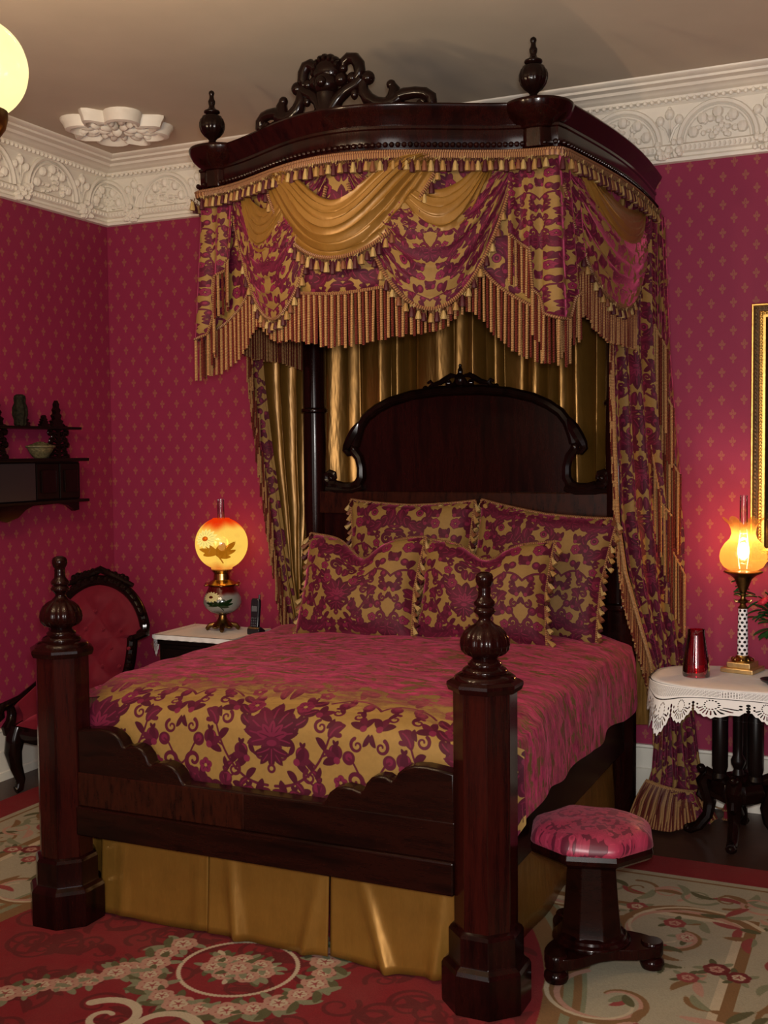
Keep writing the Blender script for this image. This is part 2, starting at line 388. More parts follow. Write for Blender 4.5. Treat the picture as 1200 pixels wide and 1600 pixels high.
plain('antique_brass', rgb(.20, .12, .04), .32, 1.0, noise=.35, nsc=40)
plain('light_brass', rgb(.62, .44, .20), .38, .85, noise=.15, nsc=30)
plain('gold_leaf', rgb(.62, .38, .10), .33, 1.0, noise=.25, nsc=60)
plain('dark_gilt', rgb(.10, .055, .02), .5, .4, noise=.5, nsc=90)
plain('marble', rgb(.66, .63, .58), .25, noise=.07, nsc=9)
plain('black_plastic', rgb(.012, .012, .016), .3)
plain('grey_plastic', rgb(.06, .06, .07), .4)
plain('screen_grey', rgb(.10, .11, .12), .2)
plain('black_glass', rgb(.004, .004, .005), .08)
plain('white_linen', rgb(.68, .69, .71), .8, noise=.04)
plain('leaf_green', rgb(.012, .060, .014), .5, noise=.5, nsc=30)
plain('rose_red', rgb(.50, .015, .04), .6, noise=.3, nsc=40)
plain('wicker', rgb(.10, .08, .035), .6, noise=.5, nsc=70, bump=.5)
plain('mottled', rgb(.011, .009, .005), .8, spec=.08, noise=.7, nsc=60)
plain('shelf_panel', rgb(.016, .015, .017), .35)
plain('cord', rgb(.20, .11, .03), .5)
def silk(name, c1, c2, rough=.36, met=.3):
    t = NT(name); v = t.uv((1, 1, 1)); s1 = t.noise(t.uv((140, 14, 1)), 3, 3); s2 = t.noise(t.uv((6, 5, 1)), 1.5, 3)
    c = t.mix(t.math('ADD', t.math('MULTIPLY', s1, .35), t.math('MULTIPLY', s2, .5)), c1, c2)
    t.set(Base_Color=c, Roughness=rough, Metallic=met, Specular_IOR_Level=.5); t.bump(t.noise(t.uv((9, 2.5, 1)), 1.0, 3), .25, .03)
silk('gold_silk', rgb(.165, .078, .013), rgb(.37, .185, .033), .31, .55)
silk('swag_silk', rgb(.150, .070, .011), rgb(.30, .152, .028), .42)
silk('back_silk', rgb(.10, .046, .007), rgb(.27, .13, .022), .33, .65)
silk('lining_silk', rgb(.11, .052, .009), rgb(.27, .135, .025), .34, .5)
def damask(name, sc, key='damask', fleck=0.0, gold=(.25, .145, .040), sheen=.5, pile=1.0):
    """cut velvet: crimson pile figures on a gold ground; fleck > 0: an all-over pile, its grazing sheen put into the colour, gold showing between"""
    t = NT(name); tc = t.n('ShaderNodeTexCoord'); mp = t.n('ShaderNodeMapping', {'Vector': tc.outputs['UV'], 'Scale': (1/sc, 1/sc, 1)})
    sep = t.n('ShaderNodeSeparateColor', {'Color': t.img(key, mp.outputs[0]).outputs[0]})
    m, tone = sep.outputs[0], sep.outputs[1]
    n = t.noise(t.uv(), 55, 4); lo = t.noise(t.uv(), 9, 3)
    crim = t.mix(tone, rgb(.022*pile, .0007*pile, .005*pile), rgb(.125*pile, .009*pile, .032*pile)); crim = t.mix(t.math('MULTIPLY', lo, .45), crim, rgb(.075*pile, .004*pile, .018*pile))
    if fleck:
        a_ = t.noise(t.uv((.62, 1.9, 1)), 17, 7, .70); b_ = t.noise(t.uv((11, 75, 1)), 2.2, 4, .65)
        keep = t.n('ShaderNodeMapRange', {'Value': t.math('ADD', t.math('MULTIPLY', a_, .80), t.math('MULTIPLY', b_, .20)), 1: .478, 2: .515}).outputs[0]
        s_ = t.n('ShaderNodeSeparateXYZ', {'Vector': tc.outputs['UV']}); v_ = t.math('ADD', s_.outputs[1], t.math('MULTIPLY_ADD', a_, .36, -.18))
        far = t.n('ShaderNodeMapRange', {'Value': v_, 1: .60, 2: .80}).outputs[0]; side = t.n('ShaderNodeMapRange', {'Value': t.math('ABSOLUTE', t.math('SUBTRACT', s_.outputs[0], .36)), 1: .80, 2: .90}).outputs[0]
        far = t.math('MAXIMUM', far, side); keep = t.math('MULTIPLY', keep, far)
        m = t.math('MAXIMUM', t.math('MULTIPLY', m, t.math('MULTIPLY_ADD', far, -.45, 1.0)), keep); crim0 = crim
        sh = t.math('ADD', t.math('MULTIPLY', t.noise(t.uv((.6, 1.8, 1)), 13, 6, .72), .62), t.math('MULTIPLY', b_, .38))
        crim = t.mix(t.n('ShaderNodeMapRange', {'Value': sh, 1: .40, 2: .62}).outputs[0], rgb(.075, .004, .017), rgb(.44, .048, .12)); crim = t.mix(far, crim0, crim)  # pale pink streaks: velvet sheen painted into the base colour
    if fleck: gold = t.mix(far, rgb(.25, .145, .040), rgb(*gold))
    g = t.mix(n, gold, gold) if fleck else t.mix(n, rgb(gold[0]*.75, gold[1]*.73, gold[2]*.7), rgb(*gold))
    t.set(Base_Color=t.mix(m, g, crim), Roughness=.65, Specular_IOR_Level=.2, Sheen_Weight=t.math('MULTIPLY_ADD', m, sheen, .04), Sheen_Roughness=.38, Sheen_Tint=rgb(.85, .13, .28))
    t.bump(t.math('ADD', m, t.math('MULTIPLY', n, .35)), .35, .004)
damask('damask', .50, 'damask_full', sheen=.6, pile=1.2)
damask('damask_spread', .77, sheen=.6)
damask('damask_cushion', .52, 'damask_full', sheen=1.0, pile=1.15, gold=(.22, .128, .038))
damask('damask_pile', .77, 'damask', 1.0, gold=(.115, .066, .024), sheen=.30)
damask('damask_cushion_rosy', .47, 'damask_full', sheen=1.0, pile=1.1, gold=(.20, .115, .036))
damask('damask_curtain', .50, 'damask_full', sheen=.6, gold=(.23, .135, .040), pile=1.1)
damask('damask_drape', .36, 'damask_full', sheen=.7, gold=(.23, .135, .040), pile=1.25)
def rose_damask():
    t = NT('rose_damask'); im = t.n('ShaderNodeSeparateColor', {'Color': t.img('damask_full', t.uv((3.6, 3.6, 1))).outputs[0]}); m = im.outputs[0]
    t.set(Base_Color=t.mix(m, rgb(.085, .004, .017), t.mix(im.outputs[1], rgb(.23, .018, .045), rgb(.33, .032, .072))), Roughness=t.math('MULTIPLY_ADD', m, -.12, .5), Specular_IOR_Level=.5, Sheen_Weight=.15, Sheen_Tint=rgb(1, .4, .5)); t.bump(m, .25, .003)
rose_damask()
def velvet(name, c, tint):
    t = NT(name); n = t.noise(t.obj(), 30, 4); t.set(Base_Color=t.mix(n, tuple(x*.7 for x in c[:3])+(1,), c), Roughness=.75, Specular_IOR_Level=.2, Sheen_Weight=.5, Sheen_Tint=tint)
velvet('red_velvet', rgb(.13, .004, .014), rgb(.8, .1, .15))
def twist(name, a, b, fr=46):
    t = NT(name); tc = t.n('ShaderNodeTexCoord'); sp = t.n('ShaderNodeSeparateXYZ', {'Vector': tc.outputs['UV']})
    f = t.math('FRACT', t.math('ADD', t.math('MULTIPLY', sp.outputs[1], fr), sp.outputs[0])); s = t.math('PINGPONG', t.math('MULTIPLY', f, 2.0), 1.0)
    t.set(Base_Color=t.mix(t.n('ShaderNodeMapRange', {'Value': s, 1: .3, 2: .7}).outputs[0], a, b), Roughness=.5, Specular_IOR_Level=.35); t.bump(s, .8, .004)
twist('cord_gold', rgb(.42, .25, .10), rgb(.24, .10, .04), 150)
twist('cord_wine', rgb(.060, .003, .006), rgb(.15, .03, .014), 150)
twist('braid', rgb(.27, .135, .052), rgb(.12, .042, .022), 110)
def tass(name, c):
    t = NT(name); w_ = t.noise(t.uv((40, 2, 1)), 2, 2); t.set(Base_Color=t.mix(w_, tuple(x*.55 for x in c[:3])+(1,), c), Roughness=.55, Specular_IOR_Level=.3); t.bump(w_, .4, .003)
tass('tassel_wine', rgb(.055, .003, .008)); tass('tassel_gold', rgb(.33, .185, .055)); tass('tassel_sand', rgb(.40, .27, .10)); tass('tassel_rust', rgb(.17, .055, .022))
def rug_mat():
    t = NT('rug_wool'); im = t.img('rug', t.uv(), 'EXTEND'); n = t.noise(t.obj(), 160, 3); n2 = t.noise(t.obj(), 5, 4)
    c = t.mix(t.math('MULTIPLY', n, .35), im.outputs[0], rgb(.10, .07, .05), 'MULTIPLY'); c = t.mix(t.math('MULTIPLY', n2, .25), c, rgb(.16, .11, .08))
    t.set(Base_Color=c, Roughness=.9, Specular_IOR_Level=.1); t.bump(n, .4, .004)
rug_mat()
def glass(name, tint, mixf=.12, rough=.03):
    t = NT(name); tr = t.n('ShaderNodeBsdfTransparent', {'Color': tint}); gl = t.n('ShaderNodeBsdfGlossy', {'Color': rgb(1, 1, 1), 'Roughness': rough})
    fr = t.n('ShaderNodeFresnel', {'IOR': 1.45}); f = t.math('ADD', t.math('MULTIPLY', fr.outputs[0], .9), mixf*.3)
    mx = t.n('ShaderNodeMixShader', {0: f, 1: tr.outputs[0], 2: gl.outputs[0]}); t.l(mx.outputs[0], t.out.inputs[0])
glass('clear_glass', rgb(.90, .90, .90))
glass('ruby_glass', rgb(.88, .20, .30), .35)
glass('window_glass', rgb(.9, .93, .95))
def shade_glass():
    t = NT('amber_glass'); n = t.noise(t.obj(), 18, 4)
    c = t.mix(n, rgb(.34, .155, .040), rgb(.26, .105, .022))
    tr = t.n('ShaderNodeBsdfTransparent', {'Color': rgb(1.0, .70, .34)}); tl = t.n('ShaderNodeBsdfTranslucent', {'Color': c}); df = t.n('ShaderNodeBsdfDiffuse', {'Color': c}); gl = t.n('ShaderNodeBsdfGlossy', {'Roughness': .12})
    em = t.n('ShaderNodeEmission', {'Color': t.mix(n, rgb(.95, .42, .09), rgb(.75, .28, .04)), 'Strength': .20})
    a = t.n('ShaderNodeMixShader', {0: .5, 1: tl.outputs[0], 2: df.outputs[0]}); b = t.n('ShaderNodeMixShader', {0: .50, 1: a.outputs[0], 2: tr.outputs[0]})
    cc = t.n('ShaderNodeMixShader', {0: .05, 1: b.outputs[0], 2: gl.outputs[0]}); d = t.n('ShaderNodeAddShader', {0: cc.outputs[0], 1: em.outputs[0]}); t.l(d.outputs[0], t.out.inputs[0])
shade_glass()
def lit_globe():
    t = NT('painted_glass_lit'); im = t.img('globe', t.uv()); em = t.n('ShaderNodeEmission', {'Color': im.outputs[0], 'Strength': 1.05})
    tr = t.n('ShaderNodeBsdfTransparent', {'Color': rgb(1, .62, .25)}); gl = t.n('ShaderNodeBsdfGlossy', {'Roughness': .08})
    a = t.n('ShaderNodeMixShader', {0: .10, 1: em.outputs[0], 2: tr.outputs[0]}); b = t.n('ShaderNodeMixShader', {0: .04, 1: a.outputs[0], 2: gl.outputs[0]}); t.l(b.outputs[0], t.out.inputs[0])
lit_globe()
def font_mat():
    t = NT('painted_glass'); im = t.img('font', t.uv()); t.set(Base_Color=im.outputs[0], Roughness=.1, Coat_Weight=.4)
font_mat()
def emit(name, col, st):
    t = NT(name); e = t.n('ShaderNodeEmission', {'Color': col, 'Strength': st}); t.l(e.outputs[0], t.out.inputs[0])
emit('bulb_glow', rgb(1.0, .82, .52), 22.0)
emit('soft_glow', rgb(1.0, .80, .48), 3.0)
def opal():
    t = NT('opal_globe'); n = t.noise(t.obj(), 9, 3); e = t.n('ShaderNodeEmission', {'Color': t.mix(n, rgb(1, .78, .30), rgb(1, .90, .50)), 'Strength': 1.5}); gl = t.n('ShaderNodeBsdfGlossy', {'Roughness': .1})
    tr = t.n('ShaderNodeBsdfTransparent', {'Color': rgb(1, .9, .75)}); e2 = t.n('ShaderNodeMixShader', {0: .30, 1: e.outputs[0], 2: tr.outputs[0]})
    a = t.n('ShaderNodeMixShader', {0: .03, 1: e2.outputs[0], 2: gl.outputs[0]}); t.l(a.outputs[0], t.out.inputs[0])
opal()
def dots():
    t = NT('dotted_china'); tc = t.n('ShaderNodeTexCoord'); sp = t.n('ShaderNodeSeparateXYZ', {'Vector': tc.outputs['UV']})
    row = t.math('MULTIPLY', sp.outputs[1], 12.0); ri = t.math('FLOOR', row); rf = t.math('SUBTRACT', t.math('FRACT', row), .5)
    cu = t.math('ADD', t.math('MULTIPLY', sp.outputs[0], 6.0), t.math('MULTIPLY', ri, .5)); cf = t.math('SUBTRACT', t.math('FRACT', cu), .5)
    d = t.math('SQRT', t.math('ADD', t.math('POWER', t.math('ABSOLUTE', t.math('MULTIPLY', cf, 1.15)), 2.0), t.math('POWER', t.math('ABSOLUTE', rf), 2.0)))
    m = t.n('ShaderNodeMapRange', {'Value': d, 1: .32, 2: .37}).outputs[0]; t.set(Base_Color=t.mix(m, rgb(.005, .005, .006), rgb(.78, .78, .82)), Roughness=.18)
dots()
def lace():
    t = NT('lace'); im = t.img('lace', t.uv(), 'EXTEND'); nd = t.t.nodes[-1]
    df = t.n('ShaderNodeBsdfDiffuse', {'Color': rgb(.74, .73, .72)}); tr = t.n('ShaderNodeBsdfTransparent'); f = t.n('ShaderNodeMapRange', {'Value': im.outputs[0], 1: .3, 2: .6, 3: 0.0, 4: 1.0}).outputs[0]
    im.extension = 'REPEAT'; mx = t.n('ShaderNodeMixShader', {0: f, 1: tr.outputs[0], 2: df.outputs[0]}); t.l(mx.outputs[0], t.out.inputs[0])
lace()

# ------------------------------------------------------------------ mesh builder
class MB:
    def __init__(s): s.v = []; s.f = []; s.uv = []; s.mi = []; s.cur = 0
    def add(s, vs, fs, uvs=None):
        o = len(s.v); s.v.extend(vs)
        for f in fs:
            s.f.append([i+o for i in f]); s.mi.append(s.cur)
            s.uv.append([uvs[i] for i in f] if uvs else [(vs[i][0], vs[i][2]) for i in f])
    def fuv(s, vs, faces_uv):
        o = len(s.v); s.v.extend(vs)
        for f, u in faces_uv: s.f.append([i+o for i in f]); s.mi.append(s.cur); s.uv.append(u)
    def box(s, cx, cy, cz, sx, sy, sz, rz=0.0):
        c, n = cos(rz), sin(rz); vs = []
        for x in (-.5, .5):
            for y in (-.5, .5):
                for z in (-.5, .5): vs.append((cx+c*x*sx-n*y*sy, cy+n*x*sx+c*y*sy, cz+z*sz))
        q = [(0, 1, 3, 2), (4, 6, 7, 5), (0, 4, 5, 1), (2, 3, 7, 6), (0, 2, 6, 4), (1, 5, 7, 3)]
        dims = [(sy, sz), (sy, sz), (sx, sz), (sx, sz), (sx, sy), (sx, sy)]
        s.fuv(vs, [(f, [(0, 0), (d[0], 0), (d[0], d[1]), (0, d[1])]) for f, d in zip(q, dims)])
        return s
    def lathe(s, prof, c, seg=24, flute=0, famp=0.0, fz=(0, 1e9), poly=None, rot=0.0, sq=1.0):
        """prof [(r, z)] bottom to top about the vertical through c"""
        vs = []; uv = []; n = len(prof); zs = [p[1] for p in prof]; H = (zs[-1]-zs[0]) or 1
        for r, z in prof:
            for k in range(seg+1):
                a = rot+2*PI*k/seg; rr = r
                if flute and fz[0] <= z <= fz[1]: rr = r*(1-famp*(1-abs(sin(flute*a/2)))**1.0)
                vs.append((c[0]+rr*cos(a), c[1]+sq*rr*sin(a), c[2]+z)); uv.append((k/seg, (z-zs[0])/H))
        fs = []
        for j in range(n-1):
            for k in range(seg):
                a = j*(seg+1)+k; fs.append((a, a+1, a+seg+2, a+seg+1))
        s.add(vs, fs, uv)
        for j, rev in ((0, True), (n-1, False)):
            if prof[j][0] > 1e-4:
                r = [j*(seg+1)+k for k in range(seg)]; o = len(s.v)-len(vs)
                s.f.append([i+o for i in (r[::-1] if rev else r)]); s.mi.append(s.cur); s.uv.append([(.5+.5*cos(2*PI*k/seg), .5+.5*sin(2*PI*k/seg)) for k in range(seg)])
        return s
    def octa(s, prof, c, n=8, rot=PI/8):
        """faceted post: prof [(half width across flats, z)]"""
        k = 1/cos(PI/n); return s.lathe([(r*k, z) for r, z in prof], c, seg=n, rot=rot)
    def tube(s, pts, r, seg=7, cap=True, vs_=1.0, flat=1.0, v0=0.0):
        P = [Vector(p) for p in pts]; n = len(P); rs = r if isinstance(r, (list, tuple)) else [r]*n
        vs = []; uv = []; L = 0; up = None
        for i, p in enumerate(P):
            t = (P[min(i+1, n-1)]-P[max(i-1, 0)])
            t = t.normalized() if t.length > 1e-9 else Vector((0, 0, 1))
            if up is None:
                up = Vector((0, 0, 1)) if abs(t.z) < .9 else Vector((1, 0, 0))
            a = (up-t*up.dot(t)); a = a.normalized() if a.length > 1e-6 else t.orthogonal().normalized(); up = a; b = t.cross(a)
            if i: L += (p-P[i-1]).length
            for k in range(seg+1):
                g = 2*PI*k/seg; q = p+a*(rs[i]*cos(g))+b*(rs[i]*flat*sin(g)); vs.append(tuple(q)); uv.append((k/seg, L*vs_+v0))
        fs = []
        for j in range(n-1):
            for k in range(seg):
                a = j*(seg+1)+k; fs.append((a, a+1, a+seg+2, a+seg+1))
        if cap:
            fs.append([k for k in range(seg)][::-1]); fs.append([(n-1)*(seg+1)+k for k in range(seg)])
        s.add(vs, fs, uv); return s
    def ball(s, c, r, seg=14, rings=9, R=None):
        rx, ry, rz = (r, r, r) if not isinstance(r, (tuple, list)) else r
        vs = []; uv = []
        for j in range(rings+1):
            th = PI*j/rings
            for k in range(seg+1):
                a = 2*PI*k/seg; q = Vector((rx*sin(th)*cos(a), ry*sin(th)*sin(a), -rz*cos(th)))
                if R is not None: q = R @ q
                vs.append((c[0]+q.x, c[1]+q.y, c[2]+q.z)); uv.append((k/seg, j/rings))
        fs = [(j*(seg+1)+k, j*(seg+1)+k+1, (j+1)*(seg+1)+k+1, (j+1)*(seg+1)+k) for j in range(rings) for k in range(seg)]
        s.add(vs, fs, uv); return s
    def prism(s, poly, f0, f1, us=1.0):
        """poly: 2-D outline (counter-clockwise); f0/f1 map (a, b) to the two 3-D faces"""
        n = len(poly); vs = [f0(*p) for p in poly]+[f1(*p) for p in poly]
        fu = [(list(range(n))[::-1], [(poly[i][0]*us, poly[i][1]*us) for i in range(n)][::-1]), ([n+i for i in range(n)], [(p[0]*us, p[1]*us) for p in poly])]
        L = 0
        for i in range(n):
            j = (i+1) % n; d = math.dist(poly[i], poly[j]); fu.append(((i, j, n+j, n+i), [(L, 0), (L+d, 0), (L+d, .05), (L, .05)])); L += d
        s.fuv(vs, fu); return s
    def grid(s, nu, nv, fn, uvf=None, flip=False):
        vs = []; uv = []
        for j in range(nv+1):
            for i in range(nu+1):
                a, b = i/nu, j/nv; vs.append(tuple(fn(a, b))); uv.append(uvf(a, b) if uvf else (a, b))
        fs = []
        for j in range(nv):
            for i in range(nu):
                a = j*(nu+1)+i; q = (a, a+1, a+nu+2, a+nu+1); fs.append(q[::-1] if flip else q)
        s.add(vs, fs, uv); return s
    def build(s, name, mats, parent=None, origin=(0, 0, 0), smooth=40, bevel=0.0, solid=0.0):
        if parent is not None:
            origin = ORG[parent.name]
        me = bpy.data.meshes.new(name); me.from_pydata([(x-origin[0], y-origin[1], z-origin[2]) for x, y, z in s.v], [], s.f)
        mats = mats if isinstance(mats, (list, tuple)) else [mats]
        for m in mats: me.materials.append(M[m])
        me.polygons.foreach_set('material_index', s.mi)
        ul = me.uv_layers.new(name='UVMap'); flat = [c for f in s.uv for p in f for c in p]; ul.data.foreach_set('uv', flat)
        if smooth: 
            me.polygons.foreach_set('use_smooth', [True]*len(s.f)); me.update(); me.set_sharp_from_angle(angle=math.radians(smooth))
        me.update()
        o = bpy.data.objects.new(name, me); COL.objects.link(o); ORG[o.name] = origin
        if parent is not None: o.parent = parent
        else: o.location = origin
        if bevel:
            b = o.modifiers.new('bevel', 'BEVEL'); b.width = bevel; b.segments = 2; b.limit_method = 'ANGLE'; b.angle_limit = math.radians(40)
        if solid:
            b = o.modifiers.new('thickness', 'SOLIDIFY'); b.thickness = solid; b.offset = 0
        return o
ORG = {}
def tag(o, label=None, cat=None, group=None, kind=None):
    if label: o['label'] = label
    if cat: o['category'] = cat
    if group: o['group'] = group
    if kind: o['kind'] = kind
    return o
def thing(name, loc, label, cat, group=None):
    o = bpy.data.objects.new(name, None); COL.objects.link(o); o.location = loc; o.empty_display_size = .1
    ORG[o.name] = tuple(loc); return tag(o, label, cat, group)
def lerp(a, b, t): return a+(b-a)*t
def interp(x, pts):
    if x <= pts[0][0]: return pts[0][1]
    for (a, p), (b, q) in zip(pts, pts[1:]):
        if x <= b: return lerp(p, q, (x-a)/(b-a)) if b > a else q
    return pts[-1][1]
def sstep(x, a, b):
    t = max(0, min(1, (x-a)/(b-a))); return t*t*(3-2*t)
# ------------------------------------------------------------------ the room
def struct(o): o['kind'] = 'structure'; return o
def wall(name, p, q, nrm, holes=()):
    """vertical wall from p to q (plan points) with rectangular holes (s0, s1, z0, z1) along it; thickness outward"""
    m = MB(); L = math.dist(p, q); d = ((q[0]-p[0])/L, (q[1]-p[1])/L); T = .14
    ss = sorted({0, L, *[h[0] for h in holes], *[h[1] for h in holes]}); zs = sorted({0.0, CEIL, *[h[2] for h in holes], *[h[3] for h in holes]})
    for s0, s1 in zip(ss, ss[1:]):
        for z0, z1 in zip(zs, zs[1:]):
            if any(h[0] <= s0 and s1 <= h[1] and h[2] <= z0 and z1 <= h[3] for h in holes): continue
            P = lambda s, t: (p[0]+d[0]*s-nrm[0]*t, p[1]+d[1]*s-nrm[1]*t)
            vs = []; 
            for s in (s0, s1):
                for t in (0, T):
                    for z in (z0, z1): vs.append((*P(s, t), z))
            q_ = [(0, 1, 3, 2), (4, 6, 7, 5), (0, 4, 5, 1), (2, 3, 7, 6), (0, 2, 6, 4), (1, 5, 7, 3)]
            uvs = [(s, z) for s in (s0, s1) for t in (0, T) for z in (z0, z1)]
            m.fuv(vs, [(f, [uvs[i] for i in f]) for f in q_])
    return struct(m.build(name, 'wallpaper', origin=(p[0], p[1], 0), smooth=0))
wall('wall_back', (0, 0), (RIGHT_X, 0), (0, -1))
wall('wall_left', (0, 0), (0, FRONT_Y), (1, 0))
WF = [(1.45, 2.55, .75, 3.0), (3.98, 5.13, .75, 3.0)]
wall('wall_front', (0, FRONT_Y), (RIGHT_X, FRONT_Y), (0, 1), WF)
wall('wall_right', (RIGHT_X, 0), (RIGHT_X, FRONT_Y), (-1, 0), [(5.8, 6.8, .75, 2.9)])
m = MB(); m.box(RIGHT_X/2, FRONT_Y/2, FZ-.05, RIGHT_X+.3, -FRONT_Y+.3, .10); struct(m.build('floor', 'floor_boards', origin=(RIGHT_X/2, FRONT_Y/2, FZ), smooth=0))
m = MB(); m.box(RIGHT_X/2, FRONT_Y/2, CEIL+.05, RIGHT_X+.3, -FRONT_Y+.3, .10); struct(m.build('ceiling', 'ceiling_paint', origin=(RIGHT_X/2, FRONT_Y/2, CEIL), smooth=0))
def window(name, c, w_, z0, z1, ax):
    """sash window in a wall opening; ax 0 = wall along x, 1 = along y"""
    m = MB(); g = MB()
    def bx(mb, s, z, ls, lz, t, off=0):
        if ax == 0: mb.box(c[0]+s, c[1]-off, z, ls, t, lz)
        else: mb.box(c[0]+off, c[1]+s, z, t, ls, lz)
    for s in (-w_/2-.03, w_/2+.03): bx(m, s, (z0+z1)/2, .14, z1-z0+.2, .10)
    bx(m, 0, z1+.05, w_+.3, .16, .12); bx(m, 0, z0-.04, w_+.36, .08, .18); bx(m, 0, (z0+z1)/2, w_, .06, .06, .02); bx(m, 0, (z0+z1)/2, .035, z1-z0, .05, .03)
    f = struct(m.build(name, 'white_paint', origin=(c[0], c[1], z0), smooth=0, bevel=.006))
    bx(g, 0, (z0+z1)/2, w_, z1-z0, .006, .05); p = g.build('window_pane', 'window_glass', f)
window('window_1', (2.0, FRONT_Y), 1.10, .75, 3.0, 0); window('window_2', (4.555, FRONT_Y), 1.15, .75, 3.0, 0); window('window_3', (RIGHT_X, -6.3), 1.0, .75, 2.9, 1)

def run(m, prof, p0, p1, nrm, mit=(1, 1)):
    L = math.dist(p0, p1); d = ((p1[0]-p0[0])/L, (p1[1]-p0[1])/L); vs = []; uv = []
    for p, z in prof:
        for e, (q, sg) in enumerate(((p0, 1), (p1, -1))):
            o = p*sg*mit[e]; vs.append((q[0]+nrm[0]*p+d[0]*o, q[1]+nrm[1]*p+d[1]*o, z)); uv.append((e*L, z))
    m.add(vs, [(2*i, 2*i+1, 2*i+3, 2*i+2) for i in range(len(prof)-1)], uv)
CORN = [(0, 3.228), (.030, 3.230), (.034, 3.245), (.022, 3.255), (.022, 3.268), (.040, 3.275), (.044, 3.305), (.030, 3.315), (.018, 3.318), (.018, 3.505), (.030, 3.512), (.034, 3.520), (.060, 3.524), (.066, 3.536), (.090, 3.540), (.098, 3.546), (.150, 3.550), (.160, 3.562), (.200, 3.566), (.205, 3.576), (.225, 3.578), (.238, 3.588), (.240, 3.596)]
BASE = [(.0, .3194), (.022, .3194), (.026, .308), (.018, .300), (.018, .21), (.020, .200), (.028, .196), (.028, .085), (.034, .080), (.034, FZ)]
A_, B_, C_, D_ = (0, 0), (RIGHT_X, 0), (RIGHT_X, FRONT_Y), (0, FRONT_Y)
sides = [('back', A_, B_, (0, -1)), ('right', B_, C_, (-1, 0)), ('front', C_, D_, (0, 1)), ('left', D_, A_, (1, 0))]
def relief(m, P, per, n, L):
    """plaster lunettes, torches, bead row and swag brackets along a cornice; P(s, p, z) -> world"""
    s = 0.0
    R = random.Random(5)
    for k in range(int(L/.034)): m.ball(P(.10+k*.034, .062, 3.518), (.011, .011, .012), 6, 4)
    r = per*.40
    for k in range(n):
        c = k*per
        for rr, tr in ((r, .014), (r*.86, .008)):
            pts = [P(c+rr*cos(PI*t/16), .026, 3.315+rr*sin(PI*t/16)) for t in range(17) if c+rr*cos(PI*t/16) >= 0]
            m.tube(pts, tr, 6)
        for q in range(26):
            a = R.uniform(.08, PI-.08); t = R.uniform(.12, .74); ss = c+r*t*cos(a)
            if ss > .01: m.ball(P(ss, .022, 3.325+r*t*sin(a)), tuple([R.uniform(.012, .024)]*2+[R.uniform(.010, .02)]), 6, 4)
        for q in range(5):
            a = PI*(q+.5)/5; ss = c+r*.66*cos(a)
            if ss > .02: m.ball(P(ss, .024, 3.325+r*.66*sin(a)), .028, 8, 5)
        for q in range(16):
            ss = c-r*.95+q*r*1.9/15
            if ss > .01: m.ball(P(ss, .046, 3.288), (.009, .009, .013), 5, 4)
        c2 = c+per/2
        for ds, z, b in ((0, 3.46, .024), (-.046, 3.432, .022), (.046, 3.432, .022), (0, 3.485, .012)):
            m.ball(P(c2+ds, .024, z), (b, b, b*1.15), 8, 6)
            m.tube([P(c2+ds, .024, z-.02), P(c2+ds*.5, .022, 3.39), P(c2, .022, 3.33)], .007, 5)
        for q in range(22): m.ball(P(c2+R.uniform(-.055, .055), R.uniform(.03, .055), R.uniform(3.245, 3.325)), R.uniform(.012, .022), 6, 4)
for i, (nm, p, q, nr) in enumerate(sides):
    m = MB(); run(m, CORN, p, q, nr)
    if nm == 'back': relief(m, lambda s, pr, z: (s, -pr, z), .459, 13, 6.2)
    if nm == 'left': relief(m, lambda s, pr, z: (pr, -s, z), .52, 8, 4.4)
    struct(m.build('trim_%d' % (i+1), 'plaster', origin=(*p, 3.23), smooth=35))
    m = MB(); run(m, BASE, p, q, nr); struct(m.build('baseboard_'+nm, 'white_paint', origin=(*p, FZ), smooth=30))
# plaster rosette on the ceiling near the corner
def rosette():
    c = (.655, -.73); t = thing('ceiling_rosette', (c[0], c[1], CEIL), 'white plaster rosette with round and pointed lobes on the ceiling near the corner', 'ceiling rosette')
    def outline(sc):
        pts = []
        for k in range(8):
            a0 = k*PI/4+PI/4
            if k % 2 == 0:
                for j in range(9):
                    b = -PI/2+PI*j/8; x, y = .21+.105*cos(b), .105*sin(b); pts.append((x*cos(a0)-y*sin(a0), x*sin(a0)+y*cos(a0)))
            else:
                for x, y in ((.21, -.08), (.30, -.03), (.315, 0), (.30, .03), (.21, .08)): pts.append((x*cos(a0)-y*sin(a0), x*sin(a0)+y*cos(a0)))
        return [(x*sc, y*sc) for x, y in pts]
    m = MB(); O = outline(1); n = len(O)
    rings = [(.95, 0), (.95, -.012), (.90, -.032), (.87, -.056), (.79, -.062), (.75, -.052), (.70, -.022), (.10, -.020)]
    vs = []; 
    for sc, dz in rings: vs += [(c[0]+x*sc, c[1]+y*sc, CEIL+dz) for x, y in O]
    m.add(vs, [(j*n+i, j*n+(i+1) % n, (j+1)*n+(i+1) % n, (j+1)*n+i) for j in range(len(rings)-1) for i in range(n)])
    m.build('lobed_rim', 'plaster', t, smooth=35)
    m = MB()
    for k in range(8):
        a = k*PI/4+PI/8
        for r, sz in ((.07, .034), (.13, .028), (.185, .024)):
            m.ball((c[0]+r*cos(a), c[1]+r*sin(a), CEIL-.034), (sz*1.3, sz*.7, .024), 8, 5, Matrix.Rotation(a, 3, 'Z'))
        a += PI/8; m.ball((c[0]+.16*cos(a), c[1]+.16*sin(a), CEIL-.034), (.05, .022, .020), 8, 5, Matrix.Rotation(a, 3, 'Z'))
    m.ball((c[0], c[1], CEIL-.042), .032, 10, 6); m.build('leaf_ornament', 'plaster', t)
rosette()
